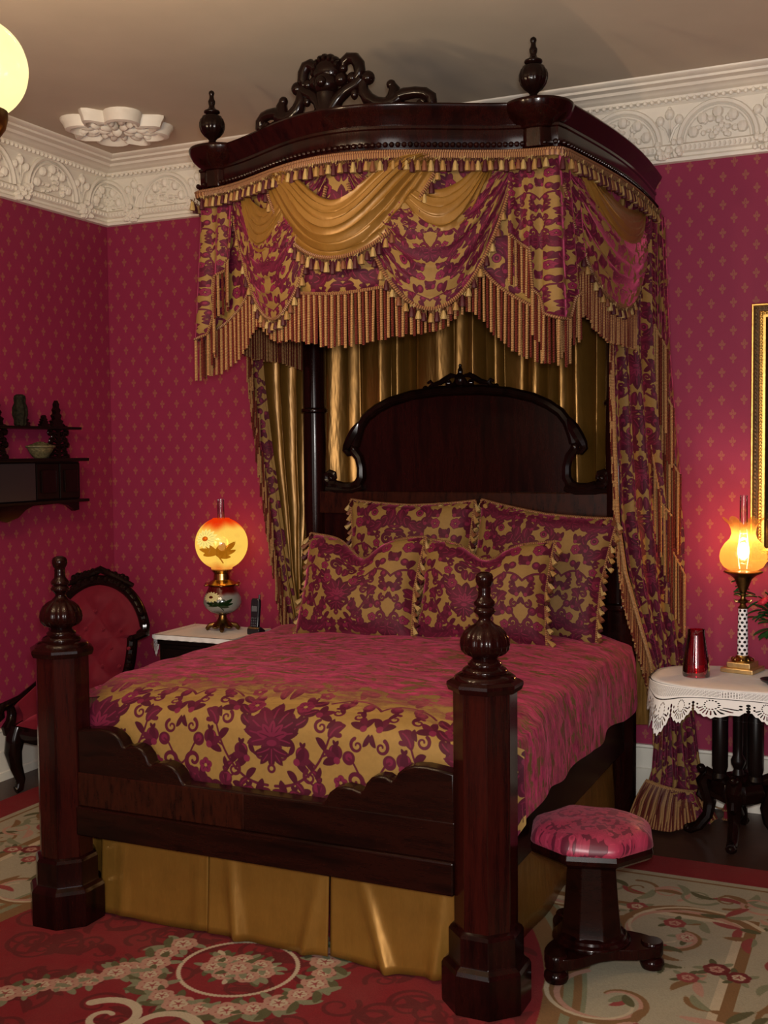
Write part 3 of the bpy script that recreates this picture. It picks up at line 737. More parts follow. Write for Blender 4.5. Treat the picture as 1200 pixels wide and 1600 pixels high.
# rug
def rug():
    X0, Y0, W, H = RUG; m = MB()
    n = 60
    def fn(a, b):
        x, y = X0+a*W, Y0+b*H; return (x, y, RZ+.0015*sin(x*5+y*2)*sin(y*7)*0)
    m.grid(n, n, fn)
    o = len(m.v); 
    m.fuv([(X0, Y0, FZ), (X0+W, Y0, FZ), (X0+W, Y0+H, FZ), (X0, Y0+H, FZ), (X0, Y0, RZ), (X0+W, Y0, RZ), (X0+W, Y0+H, RZ), (X0, Y0+H, RZ)],
          [((i, (i+1) % 4, 4+(i+1) % 4, 4+i), [(.01, .01)]*4) for i in range(4)])
    tag(m.build('floral_rug', 'rug_wool', origin=(X0+W/2, Y0+H/2, FZ), smooth=0), 'large red and cream floral rug with rose medallion under the bed', 'rug')
rug()

# ------------------------------------------------------------------ the half tester bed
XB, YF, HALF = 2.45, -2.37, .853
bed = thing('half_tester_bed', (XB, -1.35, RZ), 'dark mahogany half tester bed with octagonal foot posts and carved canopy', 'bed')
for sg in (-1, 1):
    x = XB+sg*HALF; m = MB()
    m.octa([(.095, .295), (.095, 1.065), (.093, 1.07)], (x, YF, 0)); p = m.build('foot_post', 'post_wood', bed, smooth=20, bevel=.003)
    m = MB(); m.octa([(.132, RZ), (.134, RZ+.01), (.134, .172), (.128, .184), (.114, .194), (.112, .20), (.112, .285), (.106, .296), (.094, .302)], (x, YF, 0)); m.build('post_base', 'mahogany', p, smooth=20, bevel=.002)
    m = MB(); m.octa([(.095, 1.058), (.108, 1.062), (.114, 1.078), (.113, 1.088), (.100, 1.096)], (x, YF, 0)); m.build('post_cap', 'mahogany', p, smooth=20)
    m = MB(); f = [(.100, 1.094), (.098, 1.104), (.086, 1.112), (.072, 1.116), (.074, 1.122), (.068, 1.130), (.054, 1.138), (.055, 1.146), (.046, 1.154), (.040, 1.162), (.046, 1.168), (.066, 1.176), (.078, 1.190), (.081, 1.206), (.078, 1.226), (.068, 1.246), (.050, 1.262), (.034, 1.270), (.024, 1.280), (.019, 1.288), (.021, 1.294), (.027, 1.302), (.034, 1.308), (.036, 1.314), (.031, 1.320), (.027, 1.326), (.034, 1.332), (.035, 1.340), (.028, 1.348), (.022, 1.356), (.020, 1.376), (.021, 1.384), (.019, 1.390), (.025, 1.398), (.029, 1.410), (.029, 1.420), (.024, 1.431), (.012, 1.437), (.001, 1.438)]
    m.lathe(f, (x, YF, 0), 64, flute=16, famp=.085, fz=(1.172, 1.262)); m.build('finial', 'mahogany', p, smooth=60)
# footboard: scalloped top rail, veneered panel, lower rail
def foot_outline():
    half = [(0, .632), (.28, .632), (.292, .645), (.305, .670), (.33, .690), (.362, .699), (.398, .696), (.424, .686), (.434, .694), (.444, .718), (.464, .740), (.49, .750), (.515, .750), (.538, .738), (.548, .744), (.560, .766), (.585, .786), (.62, .797), (.66, .799), (.70, .795), (.76, .786)]
    return half
h = foot_outline(); poly = [(XB-.76, .60), (XB+.76, .60)]+[(XB+a, b) for a, b in h[::-1]]+[(XB-a, b) for a, b in h[1:]]
m = MB(); m.prism(poly, lambda a, b: (a, YF-.035, b), lambda a, b: (a, YF+.03, b)); fb = m.build('footboard', 'mahogany_flat', bed, smooth=30, bevel=.008)
m = MB(); m.box(2.055, YF, .562, .73, .075, .128); m.build('veneer_panel', 'flame_veneer', fb, smooth=0, bevel=.004)
m = MB(); m.box(2.815, YF, .562, .79, .075, .128); m.build('veneer_panel', 'mahogany_flat', fb, smooth=0, bevel=.004)
m = MB(); m.box(XB, YF, .443, 1.52, .105, .110); m.build('foot_rail', 'mahogany_flat', fb, smooth=0, bevel=.006)
for sg in (-1, 1):
    m = MB(); m.box(XB+sg*.845, -1.37, .50, .05, 1.86, .22); m.build('side_rail', 'mahogany_flat', bed, smooth=0, bevel=.006)
# head posts
YH = -.36
for sg in (-1, 1):
    x = XB+sg*.82; m = MB()
    m.lathe([(.060, 1.08), (.062, 1.12), (.062, 2.04), (.061, 3.02)], (x, YH, 0), 28); p = m.build('head_post', 'mahogany', bed)
    m = MB(); m.lathe([(.062, 2.03), (.072, 2.036), (.074, 2.045), (.072, 2.054), (.062, 2.06)], (x, YH, 0), 28); m.build('collar', 'mahogany', p)
    m = MB(); m.octa([(.080, RZ), (.080, 1.055), (.088, 1.06), (.088, 1.083), (.070, 1.09)], (x, YH, 0)); m.build('pedestal', 'mahogany', p, smooth=20, bevel=.003)
# headboard
XH = 2.47
hb_half = [(0, 2.128), (.12, 2.126), (.26, 2.112), (.38, 2.082), (.46, 2.046), (.52, 2.005), (.555, 1.96), (.578, 1.90), (.590, 1.855), (.580, 1.82), (.560, 1.79), (.548, 1.75), (.546, 1.71), (.552, 1.672), (.575, 1.645), (.60, 1.63), (.62, 1.60)]
poly = [(XH+a, b) for a, b in hb_half[::-1]]+[(XH-a, b) for a, b in hb_half[1:]]
m = MB(); m.prism(poly, lambda a, b: (a, YH-.015, b), lambda a, b: (a, YH+.03, b)); hb = m.build('headboard', 'mahogany', bed, smooth=30)
m = MB(); m.box(XB, YH, 1.05, 1.52, .03, .9); m.build('head_panel', 'mahogany', bed, smooth=0)
m = MB(); m.box(XB, YH-.005, 1.557, 1.56, .07, .118); m.build('head_rail', 'flame_veneer', bed, smooth=0, bevel=.006)
m = MB()
fr = [(a, b) for a, b in hb_half[:9]]
m.tube([(XH-a, YH-.022, b) for a, b in fr[::-1]]+[(XH+a, YH-.022, b) for a, b in fr[1:]], .026, 9)
for sg in (-1, 1):
    T = lambda pts: [(XH+sg*a, YH-.028, b) for a, b in pts]
    m.tube(T([(.56, 1.97), (.585, 1.93), (.612, 1.885), (.632, 1.85), (.640, 1.832), (.625, 1.815), (.600, 1.812)]), [.018, .030, .030, .026, .020, .018, .010], 8)
    m.tube(T([(.598, 1.83), (.566, 1.79), (.553, 1.74), (.553, 1.69), (.572, 1.655), (.61, 1.638), (.66, 1.640), (.70, 1.655)]), [.024, .022, .022, .024, .026, .026, .024, .020], 8)
    m.tube(T([(.70, 1.655), (.735, 1.655), (.757, 1.675), (.755, 1.70), (.735, 1.715), (.712, 1.708), (.705, 1.688), (.72, 1.678)]), [.022, .022, .022, .02, .018, .016, .012, .010], 8)
    m.ball((XH+sg*.728, YH-.03, 1.685), .020, 10, 6); m.ball((XH+sg*.595, YH-.03, 1.835), (.022, .02, .03), 10, 6)
    m.tube(T([(.545, 1.64), (.60, 1.622), (.70, 1.622), (.76, 1.63)]), [.018, .022, .020, .014], 8)
m.build('carved_frame', 'carved_wood', hb)
m = MB()
for sg in (-1, 1):
    T = lambda pts: [(XH+sg*a, YH-.012, b) for a, b in pts]
    m.tube(T([(.20, 2.132), (.165, 2.146), (.15, 2.165), (.162, 2.178), (.178, 2.170)]), [.008, .012, .012, .010, .006], 7)
    m.tube(T([(.15, 2.160), (.11, 2.170), (.075, 2.190), (.05, 2.205), (.02, 2.20)]), [.010, .014, .015, .013, .008], 7)
    m.tube(T([(.10, 2.140), (.06, 2.145), (.03, 2.160), (.02, 2.185)]), [.010, .014, .014, .010], 7)
    m.ball((XH+sg*.06, YH-.02, 2.165), .018, 8, 6); m.ball((XH+sg*.19, YH-.012, 2.142), .016, 8, 6)
m.ball((XH, YH-.02, 2.18), (.030, .022, .036), 10, 8); m.ball((XH, YH-.012, 2.222), (.014, .014, .026), 8, 8); m.ball((XH, YH-.012, 2.252), .009, 8, 6)
m.box(XH, YH-.005, 2.14, .30, .02, .03)
m.build('crest', 'carved_wood', hb)

# canopy: plan curve shared by cornice, valance and fringes
def pnorm(u):
    a = abs(u); s = 1 if u >= 0 else -1
    t = sstep(a, .95, 1.05); n = Vector((s*t, -(1-t), 0))
    if a < .95: 
        du = .01; p, q = pxy(u-du), pxy(u+du); d = Vector((q[0]-p[0], q[1]-p[1], 0)).normalized(); n = Vector((d.y, -d.x, 0))
    else:
        n.normalize()
    return n
def pxy(u):
    a = abs(u); s = 1 if u >= 0 else -1
    if a <= 1: return (XB+u*.803, -1.39-.28*cos(PI*u/2)**2)
    t = a-1; return (XB+s*(.803+.09*t+.045*sin(PI*t)), -1.39*(1-t)-.02*t)
def V(u, z, d=0.0):
    x, y = pxy(u); n = pnorm(u); return (x+n.x*d, y+n.y*d, z)
_us = [-2+4*k/2000 for k in range(2001)]; _ls = [0.0]
for a, b in zip(_us, _us[1:]): _ls.append(_ls[-1]+math.dist(pxy(a), pxy(b)))
def arc(u): return float(np.interp(u, _us, _ls))
def uof(s): return float(np.interp(s, _ls, _us))
CP = [(-.02, 2.995), (.020, 2.995), (.024, 3.010), (.028, 3.020), (.030, 3.075), (.036, 3.080), (.036, 3.090), (.026, 3.094), (.030, 3.102), (.040, 3.124), (.052, 3.142), (.060, 3.154), (.063, 3.164), (.058, 3.172), (.0, 3.172), (-.03, 3.170)]
m = MB(); U = [-2+4*k/160 for k in range(161)]
m.grid(160, len(CP)-1, lambda a, b: V(-2+4*a, CP[int(round(b*(len(CP)-1)))][1], CP[int(round(b*(len(CP)-1)))][0]))
canopy = m.build('canopy_cornice', 'mahogany', bed, smooth=35)
m = MB(); inn = [pxy(u) for u in U]
m.prism([(x, y) for x, y in inn], lambda a, b: (a, b+.01, 3.160), lambda a, b: (a, b+.01, 3.168)); m.build('canopy_top', 'mahogany_flat', canopy, smooth=0)
m = MB(); tot = arc(2)
for k in range(int(tot/.0235)): m.ball(V(uof((k+.5)*.0235), 3.016, .040), .0110, 7, 5)
m.tube([V(-1.96+3.92*k/200, 3.016, .034) for k in range(201)], .006, 5); m.build('bead_moulding', 'mahogany', canopy)
for sg in (-1, 1):
    x, y = XB+sg*.735, -1.38; m = MB()
    m.octa([(.070, 3.0), (.070, 3.074), (.06, 3.076)], (x, y, 0)); m.lathe([(.06, 3.070), (.078, 3.076), (.082, 3.086), (.100, 3.098), (.122, 3.118), (.136, 3.142), (.142, 3.164), (.137, 3.174), (.04, 3.178)], (x, y, 0), 36); b = m.build('corner_block', 'mahogany', canopy, smooth=35, bevel=.003)
    m = MB(); x, y = XB+sg*.735, -1.445
    f = [(.022, 3.175), (.024, 3.185), (.018, 3.192), (.015, 3.200), (.022, 3.208), (.036, 3.218), (.050, 3.235), (.057, 3.255), (.057, 3.275), (.052, 3.290), (.044, 3.298), (.043, 3.303), (.030, 3.308), (.025, 3.314), (.034, 3.318), (.036, 3.323), (.034, 3.328), (.022, 3.333), (.014, 3.342), (.012, 3.350), (.015, 3.360), (.016, 3.370), (.011, 3.380), (.009, 3.392), (.011, 3.398), (.013, 3.405), (.011, 3.412), (.002, 3.418)]
    m.lathe(f, (x, y, 0), 56, flute=14, famp=.07, fz=(3.215, 3.292)); m.build('urn_finial', 'carved_wood', canopy, smooth=60)
# carved crest on the front of the canopy
m = MB()
def cr(s, h): 
    k = 1.10 if s > 0 else .82
    return (2.368+s*k, -1.605+.20*s*s, 3.162+h*.96)
for sg in (-1, 1):
    T = lambda pts: [cr(sg*a, b) for a, b in pts]
    m.tube(T([(.066, .205), (.070, .228), (.090, .243), (.114, .238), (.130, .212), (.134, .180), (.124, .158), (.108, .156)]), [.016, .022, .024, .025, .026, .025, .022, .016], 10)
    m.ball(cr(sg*.104, .160), .024, 12, 8); m.ball(cr(sg*.068, .206), .020, 10, 7)
    m.tube(T([(.02, .045), (.045, .085), (.08, .112), (.122, .132), (.140, .150)]), [.034, .028, .025, .024, .022], 10)
    m.ball(cr(sg*.112, .098), (.018, .016, .028), 10, 7); m.ball(cr(sg*.060, .162), .030, 12, 8)
    m.ball(cr(sg*.166, .152), .028, 12, 8)
    m.tube(T([(.160, .150), (.145, .128), (.148, .098), (.165, .066), (.195, .042), (.230, .032), (.262, .038), (.285, .055)]), [.020, .022, .025, .028, .030, .031, .032, .03], 10)
    m.tube(T([(.245, .034), (.262, .060), (.266, .092), (.254, .116)]), [.030, .028, .024, .016], 10); m.ball(cr(sg*.254, .112), .020, 10, 7)
    m.tube(T([(.27, .058), (.305, .068), (.345, .070), (.378, .064), (.402, .044), (.405, .018), (.392, .004)]), [.026, .026, .023, .023, .023, .022, .018], 10)
    m.tube(T([(.35, .010), (.375, .012), (.380, .028), (.362, .038)]), [.015, .014, .013, .012], 8); m.ball(cr(sg*.360, .024), .016, 10, 7)
    m.tube(T([(.27, .018), (.32, .012), (.39, .008)]), [.026, .022, .016], 8)
    m.tube(T([(.0, .06), (.035, .045), (.058, .022), (.056, .004), (.040, .008)]), [.034, .028, .022, .018, .012], 8); m.ball(cr(sg*.052, .014), .019, 10, 7)
m.ball(cr(0, .205), (.064, .040, .056), 18, 12); m.ball(cr(0, .150), (.056, .052, .050), 18, 12); m.ball(cr(0, .095), (.046, .034, .05), 14, 9); m.tube([cr(0, -.015), cr(0, .05), cr(0, .11)], [.060, .040, .046], 12)
for k in range(7): a = PI*(k-3)/7; m.ball(cr(.052*sin(a), .208+.044*cos(a)), (.017, .040, .022), 10, 7)
m.ball(cr(0, .148)[:1]+(cr(0, .148)[1]-.045, cr(0, .148)[2]), .022, 12, 8)
m.build('canopy_crest', 'carved_wood', canopy, smooth=50)
# ------------------------------------------------------------------ hangings of the canopy
def cords(m, top, n_or_us, length, r=.0062, jit=.004):
    """bullion fringe: twisted cords hanging from top(t) with length(t); the two cord colours alternate"""
    for k, t in enumerate(n_or_us):
        p = Vector(top(t)); L = length(t); m.cur = k % 2
        rr = r*random.uniform(.9, 1.08); dx, dy = random.uniform(-jit, jit), random.uniform(-jit, jit)
        m.tube([p, p+Vector((dx*.5, dy*.5, -L*.5)), p+Vector((dx, dy, -L*random.uniform(.97, 1.03)))], [rr, rr, rr*.95], 6, True, 1.0, 1.0, random.random())
    m.cur = 0
def tassels(m, f, us, out, sz=.036, band=True):
    """tassel braid: little skirts hung in turn in four colours under a row of looped gimp; materials 0 braid 1.. tassels"""
    for k, u in enumerate(us):
        p = Vector(f(u)); q = k % 4; m.cur = (1, 2, 4, 3)[q] if q != 2 or k % 8 == 2 else 1; s = sz*(1.15 if q == 0 else .9)*random.uniform(.9, 1.1)
        o = Vector(out(u))*.006; p = p+o+Vector((random.uniform(-.003, .003), 0, -.012 if q == 0 else -.016))
        m.lathe([(.002, -s), (.012, -s), (.0125, -s*.82), (.0095, -s*.4), (.007, -s*.16), (.005, 0)], p, 7)
        m.cur = 0 if q else 3
        m.tube([p+Vector((-.008, 0, .012)), p+Vector((-.004, 0, -.004)), p+o*.6+Vector((.003, 0, .008)), p+Vector((.008, 0, -.003)), p+Vector((.012, 0, .012))], .0028, 4, False, 60)
    m.cur = 0
TASM = ['braid', 'tassel_wine', 'tassel_gold', 'tassel_sand', 'tassel_rust']
val = thing('canopy_valance', (XB, -1.6, 2.99), 'swagged crimson and gold damask valance with bullion fringe hanging from the canopy', 'valance')
def mir(f): return f
# flat damask ground of the valance
def hem0(u):
    a = abs(u)
    if a <= 1: return 2.462-.012*cos(a*9)+.115*math.exp(-((a-.60)/.10)**2)-.10*sstep(a, .70, .98)
    return 2.37+.13*sstep(a, 1.0, 1.14)+.06*math.exp(-((a-1.2)/.07)**2)-.03*sstep(a, 1.3, 1.8)
m = MB(); m.grid(260, 10, lambda a, b: V(-2+4*a, lerp(2.992, hem0(-2+4*a), b), .004+.006*sin(arc(-2+4*a)*55)*b), lambda a, b: (arc(-2+4*a), lerp(2.992, hem0(-2+4*a), b)))
m.build('valance_ground', 'damask', val, solid=.004)
m = MB(); ss = [.03+k*.0145 for k in range(int((arc(2)-.06)/.0145))]
cords(m, lambda s: V(uof(s), hem0(uof(s))+.006, .010), ss, lambda s: .205+.01*sin(s*9))
m.build('bullion_fringe', ['cord_gold', 'cord_wine'], val)
m = MB(); m.tube([V(uof(s), hem0(uof(s))+.004, .014) for s in [arc(2)*k/300 for k in range(301)]], .007, 6, True, 1.0); m.build('fringe_heading', 'braid', val)
def swag(name, mat, u0, u1, z0, z1, st, sb, d0, folds, drop, b0=0.0, b1=1.0, amp=.011, bulge=.05, ex=(1.25, .82), nu=46, nv=40, gather=.0):
    """draped swag hung between two points of the canopy edge; returns its hem curve"""
    def pt(a, b):
        B = lerp(b0, b1, b); e = lerp(ex[0], ex[1], B); sag = lerp(st, sb, B)
        k = (4*a*(1-a))**e if 0 < a < 1 else 0.0
        z = lerp(z0, z1, a)-drop*B-sag*k
        Bw = B+.045*sin(3.3*a+7*B+u0*5)+.02*sin(9*a+13*B); fo = .65*(1-2*abs(sin(Bw*folds*PI+.8*a))**.65)+.35*sin(Bw*folds*1.7*PI+2*a); am = amp*(.35+.65*abs(2*a-.9)**.6)*(1.25-.5*B)
        wz = .006*sin(B*folds*2*PI+1.0)*sin(PI*a)
        d = d0+bulge*sin(PI*a)**.8*sin(PI*min(1, B*.86+.1))+am*fo
        return V(lerp(u0, u1, a), z+wz, max(.014, d))
    m = MB(); m.grid(nu, nv, pt, lambda a, b: (lerp(u0, u1, a)*.85, -.5*lerp(b0, b1, b)+.07*a))
    m.build(name, mat, val, smooth=70)
    return pt
def trim(hem, n, name='tassel_trim', a0=0.0, a1=1.0, sz=.036):
    m = MB(); m.tube([Vector(hem(lerp(a0, a1, k/60)))+Vector((0, -.004, .002)) for k in range(61)], .0085, 6, True, 1.0)
    tassels(m, lambda t: hem(t), [lerp(a0, a1, (k+.5)/n) for k in range(n)], lambda t: (0, -1, 0), sz); m.build(name, TASM, val)
for sg in (-1, 1):
    pt = swag('damask_swag', 'damask_drape', sg*.80, sg*.06, 2.975, 2.965, .12, .50, .018, 7.5, .085, .12, 1.0, .012, .052, ex=(1.3, .95))
    swag('silk_swag', 'swag_silk', sg*.715, sg*.24, 2.985, 2.90, .10, .33, .026, 7, .03, 0.0, 1.0, .008, .045, ex=(1.8, .95))
    trim(lambda a, p=pt: p(a, 1.0), 27)
    # the returns along the sides of the canopy
    pt = swag('damask_swag', 'damask_drape', sg*1.03, sg*1.93, 2.965, 2.965, .10, .42, .018, 7, .10, .12, 1.0, .012, .05, ex=(1.3, .8))
    swag('silk_swag', 'swag_silk', sg*1.12, sg*1.80, 2.98, 2.975, .10, .29, .030, 7, .03, 0, 1.0, .008, .045, ex=(1.4, .9))
    trim(lambda a, p=pt: p(a, 1.0), 30)
pt = swag('silk_swag', 'swag_silk', -.46, .475, 2.975, 2.985, .17, .375, .040, 7.5, .012, 0, 1.0, .010, .060, ex=(5.0, .80), nu=72, nv=60)
trim(lambda a: pt(a, 1.0), 34, sz=.042)
# stepped tails over the two front corners
def tail(sg):
    steps = [(.775, 2.665), (.885, 2.600), (.890, 2.455), (.945, 2.415), (.950, 2.360), (1.0, 2.325), (1.035, 2.345), (1.04, 2.42), (1.075, 2.455), (1.08, 2.53), (1.115, 2.60)]
    def hem(t): return interp(t, steps)
    def dd(t): return .040+.016*cos((arc(t)-arc(.885))*2*PI/.085)+.012*sstep(t, .83, .95)*(1-sstep(t, 1.02, 1.1))
    m = MB(); m.grid(70, 8, lambda a, b: V(sg*lerp(.775, 1.115, a), lerp(2.985, hem(lerp(.775, 1.115, a)), b), dd(lerp(.775, 1.115, a))*(.35+.65*b)), lambda a, b: (arc(lerp(.775, 1.115, a))+.2, lerp(2.985, hem(lerp(.775, 1.115, a)), b)))
    m.build('valance_tail', 'damask_drape', val, smooth=70, solid=.003)
    m = MB(); ts = [uof(arc(.78)+k*.0125) for k in range(int((arc(1.11)-arc(.78))/.0125))]
    cords(m, lambda t: V(sg*t, hem(t)+.004, dd(t)+.004), ts, lambda t: .185, .0062); 
    m.build('tail_bullion', ['cord_gold', 'cord_wine'], val)
    m = MB(); m.tube([V(sg*t, hem(t)+.003, dd(t)+.009) for t in ts], .0065, 6, True, 1.0); m.build('tail_heading', 'braid', val)
tail(1); tail(-1)
# braid and tassels along the top edge
m = MB(); m.grid(220, 2, lambda a, b: V(-1.97+3.94*a, lerp(2.990, 2.962, b), .052+.004*(1-abs(2*b-1))), lambda a, b: (a, arc(-1.97+3.94*a)))
m.tube([V(-1.97+3.94*k/220, 2.988, .054) for k in range(221)], .006, 5, True, 1.0)
L = arc(1.95)-arc(-1.95); n = int(L/.0235)
tassels(m, lambda u: V(u, 2.964, .060), [uof(arc(-1.95)+L*(k+.5)/n) for k in range(n)], lambda u: tuple(pnorm(u)), .043)
m.build('top_braid', TASM, val)
# pleated gold backcloth on the wall behind the headboard
def bc(a, b):
    x = lerp(1.50, 3.36, a); z = lerp(2.99, .45, b); t = a*19+.55*sin(a*23)+.35*sin(a*41+1)
    return (x+.012*sin(PI*t*2+1)+.01*sin(b*2.5+a*30), -.085-.055*abs(sin(PI*t))**.8-.016*sin(t*2.1+1.0)+.006*sin(b*4+a*60), z)
m = MB(); m.grid(420, 14, bc, lambda a, b: (a*3.4, b*2.5)); tag(m.build('backcloth', 'back_silk', origin=(XB, -.085, .45), smooth=80), 'pleated gold silk backcloth on the wall behind the headboard', 'curtain')
# left side curtain: gold lining towards the bed, fringed leading edge
def side_curtain_left():
    t = thing('side_curtain', (1.42, -.25, .04), 'gold lined side curtain with fringed edge hanging left of the bed', 'curtain')
    F = [(3.0, 1.60, -.72), (2.75, 1.52, -.62), (2.55, 1.39, -.50), (2.42, 1.32, -.43), (2.2, 1.315, -.39), (1.8, 1.335, -.34), (1.4, 1.37, -.30), (1.1, 1.40, -.27), (.9, 1.43, -.25), (.5, 1.42, -.30), (.05, 1.40, -.34)]
    fx = lambda z: interp(-z, [(-a, b) for a, b, c in F]); fy = lambda z: interp(-z, [(-a, c) for a, b, c in F])
    def pt(a, b):
        z = lerp(2.99, .05, b); wd = interp(-z, [(-3, 1.0), (-2.4, .78), (-1.5, .62), (-.95, .32), (-.05, .5)])
        x0, y0 = fx(z), fy(z); x1, y1 = lerp(x0, 1.52, wd), lerp(y0, -.06, min(1, wd*1.3))
        f = a*3.4+.25*sin(b*3); return (lerp(x0, x1, a)+.026*sin(f*2*PI)*(.4+.6*a), lerp(y0, y1, a)+.018*cos(f*2*PI), z)
    m = MB(); m.grid(90, 40, pt, lambda a, b: (a*.9, b*3)); m.build('silk_lining', 'lining_silk', t, smooth=80)
    def ed(a, b):
        z = lerp(2.99, .05, b); return (fx(z)+.022-.075*a+.010*sin(a*9+b*14)*a, fy(z)+.012-.022*sin(a*PI)-.01*a, z)
    m = MB(); m.grid(12, 60, ed, lambda a, b: (a*.1, b*3)); m.build('damask_border', 'damask_curtain', t, smooth=80)
    m = MB(); zs = [2.45-k*.0115 for k in range(133)]
    cords(m, lambda z: (fx(z)-.045-.022*random.random(), fy(z)+.012*random.random(), z), zs, lambda z: .17, .0058)
    cords(m, lambda z: (fx(z)-.012-.030*random.random(), fy(z)-.03-.02*random.random(), z), zs[::2], lambda z: .15, .0055)
    m.build('bullion_fringe', ['cord_gold', 'cord_wine'], t)
side_curtain_left()
def side_curtain_right():
    t = thing('side_curtain', (3.45, -.2, .04), 'crimson damask side curtain with bullion fringe pooling on the floor right of the bed', 'curtain')
    F = [(3.0, 3.36, -.70), (2.5, 3.30, -.59), (2.27, 3.285, -.56), (1.9, 3.29, -.53), (1.5, 3.30, -.50), (1.25, 3.325, -.45), (1.0, 3.37, -.35), (.8, 3.405, -.26), (.62, 3.425, -.24), (.45, 3.425, -.26), (.25, 3.41, -.30), (.15, 3.38, -.36), (.05, 3.36, -.42)]
    B = [(3.0, 3.42), (2.27, 3.455), (1.4, 3.54), (1.0, 3.535), (.62, 3.56), (.30, 3.60), (.15, 3.64), (.05, 3.70)]
    ip = lambda z, k: interp(-z, [(-p[0], p[k]) for p in F]); bx = lambda z: interp(-z, [(-p[0], p[1]) for p in B])
    def pt(a, b):
        z = lerp(2.98, .055, b); x0, y0 = ip(z, 1), ip(z, 2); x1 = bx(z); y1 = -.07-.10*sstep(.3-z, 0, .25)
        n = 4.5; am = .020 if z > .7 else .026
        return (lerp(x0, x1, a)+am*.8*sin(a*n*2*PI+z*.6), lerp(y0, y1, a)-.05*sin(PI*a)+am*cos(a*n*2*PI+z*.6), z)
    m = MB(); m.grid(90, 70, pt, lambda a, b: (a*.62, b*2.95)); m.build('damask_panel', 'damask_curtain', t, smooth=80, solid=.004)
    m = MB(); zs = [2.55-k*.0105 for k in range(178)]
    cords(m, lambda z: (ip(z, 1)-.004, ip(z, 2)-.018, z), zs, lambda z: .165, .0058)
    m.tube([(ip(z, 1)+.004, ip(z, 2)-.026, z) for z in [2.6-k*.03 for k in range(66)]], .010, 6, True, 1.0)
    m.build('bullion_fringe', ['cord_gold', 'cord_wine'], t)
    # gathered tail with stepped bullion against the wall
    def hem(a): return 2.42-.70*a if a < .55 else 2.42-.70*a-.32*(a-.55)
    def tl(a, b):
        z = lerp(2.95, hem(a), b); x = lerp(3.40, bx(z)+.008, a); return (x+.010*sin(a*30), -.20+.08*a-.03*cos(a*25), z)
    m = MB(); m.grid(40, 12, tl, lambda a, b: (a*.4+.3, b*1.2)); m.build('damask_tail', 'damask_curtain', t, smooth=80)
    m = MB()
    for (za, zb, xa, xb_, yy, n, L) in ((2.42, 2.30, 3.415, 3.475, -.24, 9, .42), (2.22, 2.02, 3.40, 3.50, -.22, 15, .30), (1.86, 1.70, 3.43, 3.53, -.20, 15, .40), (1.40, 1.22, 3.46, 3.555, -.20, 14, .30), (1.98, 1.60, 3.38, 3.45, -.27, 12, .30), (1.62, 1.50, 3.41, 3.50, -.235, 13, .34)):
        cords(m, lambda k: (lerp(xa, xb_, k/n), yy+.012*sin(k*2.2), lerp(za, zb, k/n)), list(range(n+1)), lambda k: L, .0066)
        m.tube([(lerp(xa, xb_, k/n), yy-.01, lerp(za, zb, k/n)) for k in range(n+1)], .0045, 5, True, 1.0)
    m.build('tail_bullion', ['cord_gold', 'cord_wine'], t)
    m = MB(); cords(m, lambda k: (3.425+.009*k, -.275+.005*k, .66-.004*k), list(range(7)), lambda k: .28, .006); m.build('tieback_bullion', ['cord_gold', 'cord_wine'], t)
    m = MB(); m.tube([(3.40, -.27, .64), (3.43, -.295, .655), (3.48, -.29, .65), (3.53, -.24, .66), (3.575, -.14, .68), (3.58, -.06, .70)], [.016, .018, .018, .017, .015, .012], 8, True, 1.0); m.build('tieback', 'braid', t)
    # pooled hem fringe spreading on the floor
    m = MB()
    for k in range(58):
        q = k/57; x = lerp(3.335, 3.72, q); y = -.46-.06*sin(PI*q)+.34*max(0, q-.55)*1.4; a = lerp(-2.1, -.7, q)
        m.cur = k % 2
        p = Vector((lerp(3.40, 3.64, q), lerp(-.33, -.22, q)-.05*sin(PI*q), .225-.06*q)); e = Vector((x, y, .052))
        mid = (p+e)/2+Vector((.006*sin(k*2.1), -.02, .015+.008*sin(k*1.7)))
        m.tube([p, lerp(p, mid, .5)+Vector((0, 0, .004)), mid, lerp(mid, e, .6), e], .0052, 6, True, 1.0)
    m.cur = 0
    m.tube([(lerp(3.40, 3.64, k/20), lerp(-.33, -.22, k/20)-.05*sin(PI*k/20)-.006, .228-.06*k/20) for k in range(21)], .008, 6, True, 1.0)
    m.build('hem_fringe', ['cord_gold', 'cord_wine'], t)
    def pool(a, b):
        th = lerp(PI*1.05, PI*2.05, a); r = lerp(.10, .185, b)*(1+.07*sin(a*26)); return (3.525+r*1.0*cos(th), -.27+r*.9*sin(th), lerp(.19, .05, b**.7)+.012*sin(a*26)*b)
    m = MB(); m.grid(60, 10, pool, lambda a, b: (a*.6, b*.3)); m.build('pooled_hem', 'damask_curtain', t, smooth=80)
side_curtain_right()

